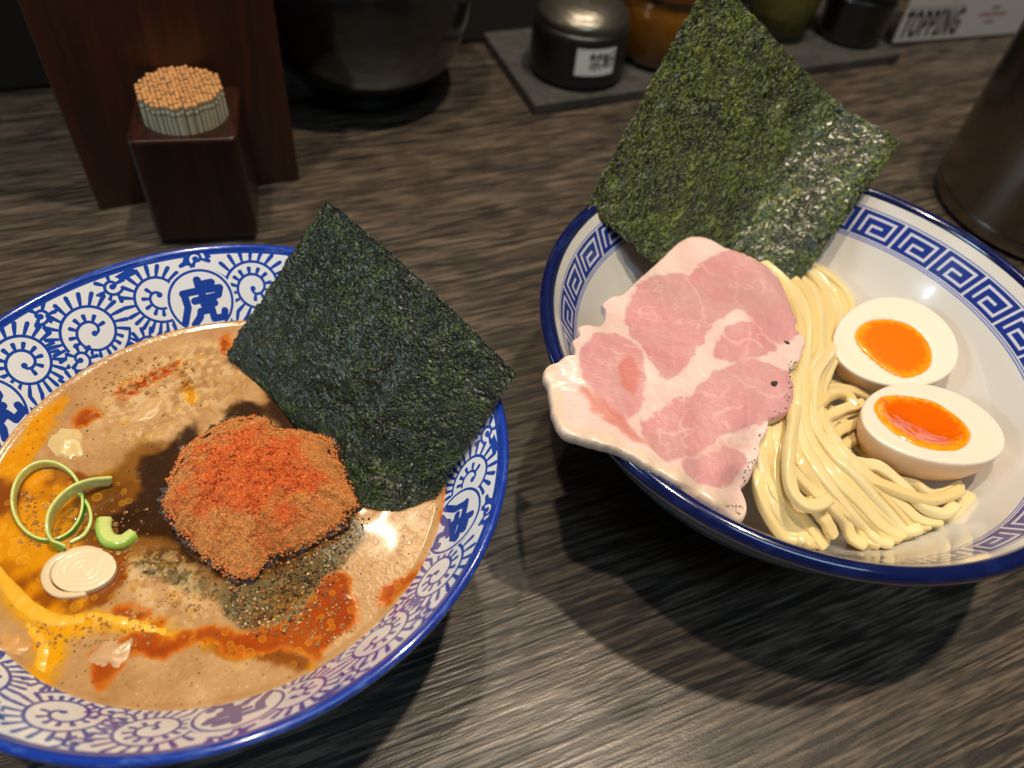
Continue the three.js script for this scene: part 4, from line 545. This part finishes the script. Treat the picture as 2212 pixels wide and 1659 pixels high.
noodleMats.forEach((m) => { m.bumpMap.repeat.set(14, 1); });
let noodleCount = 0;
function noodle(pts, drop, label, group, w = 0.00215) {
  const P = pts.map(([u, v, y]) => { let h = (y ?? noodleH(u, v)) - drop, p = at(u, v, h); for (let i = 0; i < 12; i++) { const r = Math.hypot(p.x - C2.x, p.z - C2.z), m = bowlY(r) + 0.0019; if (p.y >= m - 0.0001) break; h += (m - p.y) * 0.7; p = at(u, v, h); } return p; });
  const s = noodleCount++, ph = s * 1.7;
  const g = sweep(P, (t) => w * (1 + 0.06 * Math.sin(t * 23 + ph)), (t) => w * 0.84 * (1 + 0.06 * Math.sin(t * 17 + ph * 2)), { n: 72, seg: 14, power: 3.4, twist: (t) => 0.5 * Math.sin(t * 4 + ph) + 0.25 * Math.sin(ph) });
  return tag(mesh('noodle', g, noodleMats[s % 4]), label, 'noodle', group);
}
const GB = [
  [[1590, 560], [1640, 590], [1690, 650], [1715, 720], [1705, 790], [1690, 860], [1685, 930], [1700, 1000], [1752, 1062], [1795, 1095], [1822, 1130], [1843, 1165], [1868, 1177]],
  [[1595, 550], [1655, 575], [1710, 625], [1742, 690], [1738, 770], [1718, 850], [1730, 940], [1758, 1010], [1794, 1058], [1836, 1106], [1872, 1142], [1896, 1169], [1926, 1171]],
  [[1600, 545], [1670, 565], [1735, 605], [1772, 670], [1768, 755], [1738, 840], [1745, 930], [1782, 998], [1818, 1046], [1863, 1094], [1902, 1130], [1935, 1157], [1956, 1152]],
  [[1605, 540], [1685, 560], [1760, 592], [1803, 655], [1798, 745], [1758, 830], [1760, 920], [1803, 986], [1842, 1028], [1887, 1076], [1929, 1118], [1956, 1145], [1984, 1142]],
  [[1610, 535], [1700, 556], [1780, 588], [1832, 645], [1824, 730], [1785, 805], [1772, 890], [1818, 975], [1860, 1015], [1908, 1052], [1947, 1090], [1985, 1121], [2030, 1127]],
];
const GA = [
  [[1560, 900], [1600, 950], [1629, 998], [1636, 1055], [1665, 1115], [1692, 1157], [1722, 1166]],
  [[1600, 830], [1640, 890], [1660, 965], [1656, 1015], [1672, 1072], [1702, 1122], [1750, 1176]],
  [[1640, 790], [1690, 870], [1680, 950], [1674, 1010], [1692, 1070], [1728, 1118], [1782, 1181]],
];
const between = (G, k) => { const i = Math.min(G.length - 2, Math.floor(k)), t = k - i; return G[i].map((p, j) => [mix(p[0], G[i + 1][j][0], t) + rr(-3, 3), mix(p[1], G[i + 1][j][1], t) + rr(-3, 3)]); };
const GRP = 'noodles of the folded bundle';
for (let i = 0; i <= 8; i++) noodle(between(GB, Math.min(3.999, i * 0.5)), (i % 2 ? 0.0010 : 0) + rr(0, 0.0006), 'thick pale yellow noodle in the long folded bundle beside the eggs', GRP);
for (let i = 0; i <= 8; i++) noodle(between(GB, Math.min(3.999, i * 0.5 + 0.25)), 0.0029 + rr(0, 0.0008), 'thick pale yellow noodle in the long folded bundle beside the eggs', GRP);
for (let i = 0; i <= 8; i++) noodle(between(GB, Math.min(3.999, i * 0.5 + 0.05)), 0.0070 + rr(0, 0.0010), 'thick pale yellow noodle in the long folded bundle beside the eggs', GRP);
for (let i = 0; i <= 8; i++) noodle(between(GB, Math.min(3.999, i * 0.48 + 0.1)), 0.0105 + rr(0, 0.0012), 'thick pale yellow noodle in the long folded bundle beside the eggs', GRP);
for (let i = 0; i <= 8; i++) noodle(between(GA, Math.min(1.999, i * 0.25)), (i % 2 ? 0.0026 : 0) + rr(0, 0.0008), 'thick pale yellow noodle running out from under the pork slice', 'noodles under the pork');
for (let i = 0; i <= 6; i++) noodle(between(GA, Math.min(1.999, i * 0.33)), 0.0062 + rr(0, 0.0012), 'thick pale yellow noodle running out from under the pork slice', 'noodles under the pork');
noodle([[1716, 880, 0.0745], [1712, 920, 0.0745], [1704, 980, 0.0728], [1704, 1025, 0.0705], [1716, 1070, 0.068], [1740, 1091, 0.0668], [1767, 1091, 0.0665], [1792, 1078, 0.0668]], 0, 'noodle with a loose hooked end lying on the folded bundle', null);
noodle([[1745, 1075, 0.062], [1762, 1100, 0.0605], [1783, 1125, 0.059], [1799, 1158, 0.055]], 0, 'short noodle end bent over near the front bowl wall', null);
noodle([[1770, 900], [1818, 985], [1863, 1002, 0.0635], [1896, 1008, 0.063], [1938, 1040, 0.0605], [1974, 1076, 0.0580], [2004, 1100, 0.056], [2040, 1109, 0.0545], [2062, 1092, 0.054]], 0, 'noodle curving round below the larger egg half', 'noodles below the front egg');
noodle([[1840, 1010, 0.061], [1875, 1034, 0.062], [1932, 1058, 0.0608], [1992, 1079, 0.0585], [2016, 1079, 0.0575], [2055, 1068, 0.0560], [2075, 1058, 0.0555]], 0, 'noodle curving round below the larger egg half', 'noodles below the front egg');
noodle([[1925, 1035, 0.0575], [1974, 1044, 0.0570], [1998, 1062, 0.0575], [2020, 1070, 0.0570], [2046, 1064, 0.0560], [2072, 1048, 0.0550]], 0.001, 'noodle curving round below the larger egg half', 'noodles below the front egg');
noodle([[1860, 1030], [1930, 1080], [1990, 1105], [2045, 1112], [2085, 1085]], 0.004, 'noodle curving round below the larger egg half', 'noodles below the front egg');
noodle([[1880, 1060], [1940, 1110], [2000, 1128], [2060, 1110], [2095, 1070]], 0.007, 'noodle curving round below the larger egg half', 'noodles below the front egg');
for (const [pts, d] of [
  [[[1745, 900, 0.0640], [1775, 868, 0.0625], [1806, 850, 0.0612], [1830, 856, 0.060], [1846, 880, 0.0590]], 0], [[[1760, 950, 0.0620], [1785, 905, 0.0610], [1820, 885, 0.0600], [1862, 872, 0.0580]], 0],
  [[[1782, 965, 0.0590], [1812, 930, 0.0590], [1850, 915, 0.0575], [1880, 910, 0.0545]], 0], [[[1775, 930, 0.0575], [1810, 900, 0.0570], [1850, 890, 0.0550], [1890, 880, 0.0520]], 0], [[[1800, 985, 0.0565], [1835, 955, 0.0565], [1870, 940, 0.0545]], 0], [[[1790, 880, 0.0555], [1825, 920, 0.0555], [1850, 960, 0.0540], [1875, 990, 0.0535]], 0],
  [[[1740, 860, 0.0560], [1790, 840, 0.0540], [1840, 845, 0.0510], [1890, 870, 0.0470]], 0], [[[1770, 980, 0.0540], [1820, 960, 0.0520], [1880, 960, 0.0470], [1930, 980, 0.0420]], 0], [[[1750, 800, 0.0500], [1800, 830, 0.0480], [1860, 840, 0.0420], [1900, 850, 0.0380]], 0],
]) noodle(pts, d, 'short cut noodle in the hollow between the bundle and the eggs', 'short noodles by the eggs');
// ---------------------------------------------------------------- egg halves
function eggHalf(c, n, l, label, yolkSpec, a = 0.0285, b = 0.0215) {
  const g = thing('egg_half', label, 'egg'); n = n.clone().normalize(); l = l.clone().addScaledVector(n, -l.dot(n)).normalize(); const w = V().crossVectors(n, l);
  g.matrixAutoUpdate = true; g.position.copy(c); g.quaternion.setFromRotationMatrix(new THREE.Matrix4().makeBasis(l, n, w.clone().negate()));
  const R = (t, k = 1) => [a * k * Math.cos(t), b * k * Math.sin(t) * (1 - 0.12 * Math.cos(t))];
  // yolk: given as photo points on the cut face
  const inv = new THREE.Matrix4().compose(g.position, g.quaternion, V(1, 1, 1)).invert(), onFace = (u, v) => { const d = ray(u, v), t = c.clone().sub(EYE).dot(n) / d.dot(n); return EYE.clone().addScaledVector(d, t).applyMatrix4(inv); };
  const pts = yolkSpec.pts.map(([u, v]) => onFace(u, v)), ctr = pts.reduce((s, p) => s.add(p.clone().multiplyScalar(1 / pts.length)), V()), cr = new THREE.CatmullRomCurve3(pts, true, 'centripetal').getSpacedPoints(120);
  const inYolk = (x, z) => { const a = Math.atan2(z - ctr.z, x - ctr.x); let best = 9, rad = 0; for (const e of cr) { const q = Math.atan2(e.z - ctr.z, e.x - ctr.x), dd = Math.abs(Math.atan2(Math.sin(q - a), Math.cos(q - a))); if (dd < best) { best = dd; rad = Math.hypot(e.x - ctr.x, e.z - ctr.z); } } return sstep(0.97, 0.90, Math.hypot(x - ctr.x, z - ctr.z) / rad); };
  // white: cut face with a rounded brim, then the rounded body below; texture tells the cut face from the stained skin
  const rings = []; for (let i = 0; i <= 26; i++) rings.push([i / 26 * 0.962, 0]); for (let i = 1; i <= 6; i++) { const q = i / 6 * Math.PI / 2; rings.push([0.962 + 0.038 * Math.sin(q), -0.0011 * (1 - Math.cos(q))]); } for (let i = 1; i <= 40; i++) { const q = i / 40 * Math.PI / 2; rings.push([Math.cos(q), -0.0011 - (b * 0.98) * Math.sin(q)]); }
  const seg = 96, P = [], C = [], I = [], face = rgb(238, 224, 206), skin = rgb(224, 184, 146);
  rings.forEach(([k, y], i) => { for (let s = 0; s <= seg; s++) { const t = s / seg * 2 * Math.PI, [x, z] = R(t, Math.max(k, 0.0005)); const wob = i < 27 ? 0.00022 * (fbm(x * 220 + 9, z * 220 + 4, 3, 600) - 0.5) - 0.0055 * inYolk(x, -z) : 0; P.push(x, y + wob, -z); const f = sstep(30, 34, i), m = fbm(x * 160, z * 160 + y * 90, 3, 610), cc = face.clone().lerp(skin, f).multiplyScalar(1 - 0.06 * f * m); C.push(cc.r, cc.g, cc.b); } });
  for (let i = 0; i < rings.length - 1; i++) for (let s = 0; s < seg; s++) { const q = i * (seg + 1) + s; I.push(q, q + 1, q + seg + 1, q + 1, q + seg + 2, q + seg + 1); }
  const eg = new THREE.BufferGeometry(); eg.setAttribute('position', new THREE.Float32BufferAttribute(P, 3)); eg.setAttribute('color', new THREE.Float32BufferAttribute(C, 3)); eg.setIndex(I); eg.computeVertexNormals();
  if (V().fromBufferAttribute(eg.attributes.normal, 5 * (seg + 1) + 3).y < 0) flip(eg);
  mesh('egg_white', eg, phy({ vertexColors: true, roughness: 0.42, clearcoat: 0.35, clearcoatRoughness: 0.3 }), g);
  const soft = yolkSpec.s === 2 ? rgb(232, 98, 0) : rgb(250, 116, 2), set = rgb(255, 168, 22), yc = [];
  const yg = gridGeo(120, 40, (u, v) => { const e = cr[Math.round(u * 120) % 120], jag = 1 + 0.012 * (fbm(u * 30, 2, 3, 620 + yolkSpec.s) - 0.5) * v, x = mix(ctr.x, e.x, v * jag), z = mix(ctr.z, e.z, v * jag); const hgt = yolkSpec.h(v, x, z); const f = yolkSpec.ring(v, u, x - ctr.x, z - ctr.z); const cc = soft.clone().lerp(set, clamp(f + 0.35 * (fbm(x * 1300, z * 1300, 2, 630) - 0.5) * (f > 0.05 ? 1 : 0))); yc.push(cc.r, cc.g, cc.b); return V(x, hgt, z); });
  yg.setAttribute('color', new THREE.Float32BufferAttribute(yc, 3)); if (V().fromBufferAttribute(yg.attributes.normal, 20 * 121 + 10).y < 0) flip(yg);
  mesh('yolk', yg, phy({ vertexColors: true, roughness: yolkSpec.r, clearcoat: 1, clearcoatRoughness: yolkSpec.r * 0.4, bumpMap: null }), g);
  return g;
}
const ez = (x, y) => [1714.3 + x * 0.30005, 580.7 + y * 0.30005];
eggHalf(V(0.1543, 0.0617, -0.2348), V(0.0453, 0.9835, 0.175), V(-0.8869, -0.041, 0.4601), 'soft boiled egg half with smooth orange yolk resting against the bowl wall', { s: 1, r: 0.26, pts: [[440, 490], [490, 400], [600, 362], [740, 370], [860, 415], [960, 510], [1000, 610], [985, 710], [900, 770], [790, 785], [680, 740], [560, 650], [470, 560]].map((p) => ez(...p)), h: (v, x, z) => 0.0006 * (1 - v * v) + 0.00028 - 0.0006 * sstep(0.95, 1, v), ring: (v, u, x, z) => sstep(0.72, 1.0, v + (fbm(x * 700, z * 700, 2, 640) - 0.5) * 0.2) * 0.9 });
eggHalf(V(0.1547, 0.0663, -0.1891), V(0.035, 0.9851, -0.1683), V(-0.9157, 0.0991, 0.3895), 'soft boiled egg half with sunken jammy yolk in front of the other egg', { s: 2, r: 0.10, pts: [[582, 1030], [590, 950], [640, 915], [740, 908], [860, 920], [1000, 950], [1120, 1020], [1230, 1110], [1277, 1180], [1265, 1250], [1200, 1300], [1080, 1312], [940, 1290], [800, 1230], [680, 1150]].map((p) => ez(...p)), h: (v, x, z) => 0.00045 - 0.0034 * Math.pow(Math.max(0, 1 - v * 1.25), 0.9) * (v < 0.8 ? 1 : 0) + 0.0003 * (fbm(x * 260, z * 260, 2, 650) - 0.5) - 0.0007 * sstep(0.95, 1, v), ring: (v, u, x, z) => sstep(0.66, 0.98, v + (fbm(x * 700, z * 700, 2, 641) - 0.5) * 0.3) * 0.9 });
// ---------------------------------------------------------------- pork slice
{
  const H = idw([[1500, 750, 0.0810], [1500, 515, 0.0700], [1440, 560, 0.0720], [1600, 560, 0.0695], [1680, 600, 0.0715], [1740, 735, 0.0745], [1700, 880, 0.0765], [1640, 980, 0.0745], [1610, 1060, 0.0700], [1610, 1110, 0.0700], [1530, 1075, 0.0790], [1450, 1030, 0.0850], [1380, 985, 0.0870], [1300, 950, 0.0880], [1215, 920, 0.0865], [1180, 850, 0.0855], [1185, 795, 0.0865], [1240, 760, 0.0880], [1250, 710, 0.0850], [1310, 650, 0.0790], [1380, 800, 0.0845], [1300, 850, 0.0868], [1420, 900, 0.0835], [1560, 900, 0.0800], [1600, 700, 0.0790], [1400, 680, 0.0800], [1540, 1000, 0.0790]], 2);
  const pz = (x, y) => [1106 + x * 0.43339, 470 + y * 0.43339];
  const out = [[1393, 588], [1418, 566], [1442, 543], [1470, 518], [1500, 507], [1532, 512], [1560, 526], [1582, 536], [1612, 546], [1645, 562], [1676, 588], [1697, 622], [1712, 660], [1724, 690], [1722, 705], [1744, 733], [1738, 752], [1731, 775], [1713, 790], [1708, 806], [1716, 830], [1715, 862], [1702, 888], [1680, 900], [1664, 906], [1660, 930], [1645, 955], [1642, 985], [1630, 1005], [1622, 1030], [1606, 1048], [1600, 1064], [1612, 1085], [1614, 1108], [1600, 1122], [1575, 1112], [1540, 1085], [1500, 1062], [1452, 1036], [1412, 1014], [1370, 988], [1330, 968], [1290, 957], [1250, 946], [1222, 938], [1204, 918], [1192, 890], [1187, 860], [1180, 828], [1172, 812], [1180, 790], [1202, 782], [1218, 768], [1236, 766], [1240, 752], [1235, 734], [1250, 722], [1246, 706], [1262, 700], [1290, 704], [1304, 690], [1306, 668], [1300, 656], [1318, 640], [1345, 632], [1366, 612]];
  const cc = [1480, 790], ocr = new THREE.CatmullRomCurve3(out.map(([u, v]) => V(u, v, 0)), true, 'centripetal').getSpacedPoints(420);
  const N = 1024, x0 = at(1170, 800, 0.085).x - 0.006, z0 = at(1500, 505, 0.07).z - 0.006, size = 0.150, place = (u, v) => at(u, v, H(u, v)), mk = maskMap(N, x0, z0, size, place), Z = (l) => l.map((p) => pz(...p));
  const grow = (l) => { const c = l.reduce((a, p) => [a[0] + p[0] / l.length, a[1] + p[1] / l.length], [0, 0]); return l.map((p) => [c[0] + (p[0] - c[0]) * 1.09, c[1] + (p[1] - c[1]) * 1.09]); };
  const meat = mk(6, (m) => {
    m.poly(grow(Z([[700, 310], [850, 285], [920, 360], [960, 460], [985, 545], [900, 650], [840, 760], [770, 800], [700, 720], [640, 620], [590, 560], [575, 480], [620, 380]])));
    m.poly(grow(Z([[930, 260], [1080, 170], [1170, 195], [1290, 280], [1390, 400], [1430, 520], [1390, 600], [1310, 630], [1200, 530], [1120, 430], [1060, 500], [1000, 530], [965, 430], [900, 330]])));
    m.poly(grow(Z([[990, 700], [1050, 590], [1120, 520], [1200, 530], [1260, 600], [1330, 660], [1220, 690], [1100, 710]])));
    m.poly(grow(Z([[920, 880], [1010, 770], [1200, 720], [1330, 770], [1410, 830], [1420, 900], [1380, 990], [1270, 1010], [1150, 1050], [1000, 1110], [850, 1200], [760, 1190], [690, 1090], [670, 1030], [780, 930], [880, 900]])));
    m.poly(grow(Z([[830, 1240], [1000, 1165], [1140, 1145], [1160, 1220], [1120, 1300], [1020, 1340], [920, 1310]]))); m.poly(grow(Z([[340, 700], [390, 600], [520, 585], [610, 650], [660, 780], [640, 920], [600, 990], [520, 1000], [440, 900], [370, 800]])));
  });
  const ruddy = mk(5, (m) => { m.poly(Z([[320, 830], [400, 860], [560, 1010], [700, 1150], [770, 1200], [640, 1120], [480, 1020], [370, 930]])); m.poly(Z([[540, 680], [620, 700], [640, 820], [590, 900], [540, 820]])); m.line(Z([[880, 1190], [1000, 1140], [1100, 1130], [1180, 1120]]), 0.7); m.line(Z([[740, 440], [770, 520], [790, 560]]), 0.9, 0.7); });
  const vein = mk(2, (m) => { for (const l of [[[870, 300], [940, 390], [970, 520]], [[1110, 420], [1130, 330], [1110, 260]], [[1120, 430], [1200, 530], [1330, 650]], [[930, 870], [1020, 900], [1090, 840]], [[860, 900], [840, 1000], [830, 1080]], [[1100, 780], [1160, 830], [1220, 850]], [[1230, 870], [1310, 900], [1370, 870]], [[1010, 1000], [1060, 950], [1130, 940]], [[1040, 560], [1100, 640], [1180, 600], [1240, 640]], [[1180, 540], [1190, 620], [1160, 690]], [[690, 700], [620, 650], [560, 640]], [[720, 1070], [800, 1080], [900, 1060]]]) m.line(Z(l), rr(0.5, 1.1), 0.75); });
  const rind = mk(4, (m) => m.line([[1184, 795], [1190, 860], [1200, 912], [1225, 932], [1290, 950], [1370, 980], [1450, 1028], [1540, 1078], [1606, 1116]], 7));
  const grey = mk(8, (m) => { m.line([[1640, 562], [1700, 630], [1740, 740], [1712, 800], [1712, 860], [1665, 905]], 5); });
  const map = dataTex(N, N, (i, j, o) => {
    const x = x0 + i / N * size, z = z0 + j / N * size, wx = (fbm(x * 300, z * 300, 3, 700) - 0.5) * 22, wz = (fbm(x * 300 + 7, z * 300, 3, 701) - 0.5) * 22, s = (f) => f(i + wx, j + wz);
    const f1 = fbm(x * 700, z * 240, 3, 702), f2 = fbm(x * 90, z * 90, 3, 703), f3 = fbm(x * 260, z * 1100, 2, 704);
    let r = 232 + 10 * (f2 - 0.5), g = 202 + 24 * (f2 - 0.5), b = 194 + 24 * (f2 - 0.5); const ap = (t, R, G, B) => { r = mix(r, R, t); g = mix(g, G, t); b = mix(b, B, t); };
    const m = sstep(0.15, 0.85, s(meat)); ap(m * (0.86 + 0.12 * (f3 - 0.4)), 210 + 8 * (f1 - 0.5), 148 + 9 * (f1 - 0.5) + 24 * (f2 - 0.5), 150 + 8 * (f1 - 0.5) + 18 * (f2 - 0.5));
    ap(m * sstep(0.66, 0.80, f1) * 0.14, 236, 192, 186); const web = sstep(0.035, 0.0, Math.abs(fbm(x * 130, z * 130, 3, 745) - 0.5)) * sstep(0.45, 0.6, fbm(x * 60, z * 60, 2, 746)); ap(m * web * 0.4, 242, 208, 200); ap(s(vein) * 0.7, 240, 204, 194); ap(s(ruddy) * 0.75, 206, 120, 110);
    ap(sstep(0.3, 0.8, s(rind)) * 0.85, 222, 198, 176); ap(s(grey) * m * 0.45, 186, 140, 142);
    o[0] = r; o[1] = g; o[2] = b;
  }, true, THREE.ClampToEdgeWrapping);
  const bump = dataTex(N, N, (i, j, o) => { const x = i / N * size, z = j / N * size; o[0] = o[1] = o[2] = 255 * (0.5 * fbm(x * 500, z * 1500, 2, 710) + 0.3 * fbm(x * 300, z * 300, 3, 711) + 0.2 * fbm(x * 1600, z * 1600, 1, 712)); }, false, THREE.ClampToEdgeWrapping);
  const n = 420, TH = 0.0046, edgeR = 0.975;
  const surf = (k, rho) => { const e = ocr[k % n], jag = 1 + 0.008 * (fbm(k * 0.11, 1, 3, 720) - 0.5) * rho + 0.010 * (fbm(k * 0.5, 2, 2, 721) - 0.5) * rho; const u = mix(cc[0], e.x, rho * jag), v = mix(cc[1], e.y, rho * jag); return place(u, v); };
  const rows = []; for (let i = 0; i <= 60; i++) rows.push([i / 60 * edgeR, 0]); for (let i = 1; i <= 8; i++) { const a = i / 8 * Math.PI; rows.push([edgeR + (1 - edgeR) * Math.sin(a), -(1 - Math.cos(a)) / 2]); } for (let i = 1; i <= 16; i++) rows.push([edgeR * (1 - i / 16), -1]);
  const geo = gridGeo(n, rows.length - 1, (u, v) => { const [rho, d] = rows[Math.round(v * (rows.length - 1))], p = surf(Math.round(u * n), rho); p.y += d * TH + (d === 0 ? 0.0008 * (fbm(p.x * 120, p.z * 120, 3, 730) - 0.5) + 0.0003 * (fbm(p.x * 500, p.z * 500, 2, 731) - 0.5) : 0); return p; }, (u, v, p) => [(p.x - x0) / size, (p.z - z0) / size]);
  flip(geo); if (V().fromBufferAttribute(geo.attributes.normal, 20 * (n + 1) + 7).y < 0) flip(geo);
  const g = thing('pork_slice', 'pink roast pork slice with a pale fat edge draped over the bowl rim', 'pork');
  mesh('meat', geo, phy({ map, bumpMap: bump, bumpScale: 0.0003, roughness: 0.42, clearcoat: 0.9, clearcoatRoughness: 0.2 }), g);
  const fl = new THREE.IcosahedronGeometry(1, 1);
  const pep = std({ color: rgb(46, 42, 38), roughness: 0.8 });
  const fleck = (u, v, r) => { const p = place(u, v), m = mesh('pepper_fleck', fl, pep, g); m.position.copy(p); m.position.y += 0.0003; m.scale.set(r * rr(0.8, 1.5), r * 0.5, r * rr(0.7, 1.2)); m.rotation.y = rnd() * 6; };
  fleck(1699, 741, 0.0009); fleck(1671, 830, 0.0010); fleck(1676, 827, 0.0006);
  for (let i = 0; i < 46; i++) { const t = rnd(), q = [[1735, 770], [1712, 800], [1715, 850], [1690, 893], [1655, 925], [1640, 975], [1612, 1040]], k = Math.min(5, Math.floor(t * 6)), w = t * 6 - k; fleck(mix(q[k][0], q[k + 1][0], w) + rr(-14, 1), mix(q[k][1], q[k + 1][1], w) + rr(-8, 6), rr(0.00012, 0.0003)); }
  for (let i = 0; i < 26; i++) fleck(rr(1540, 1606), rr(1086, 1112), rr(0.0001, 0.00022));
}

scene.traverse((o) => { if (o.isMesh) { o.castShadow = true; o.receiveShadow = true; } });
renderer.render(scene, camera);
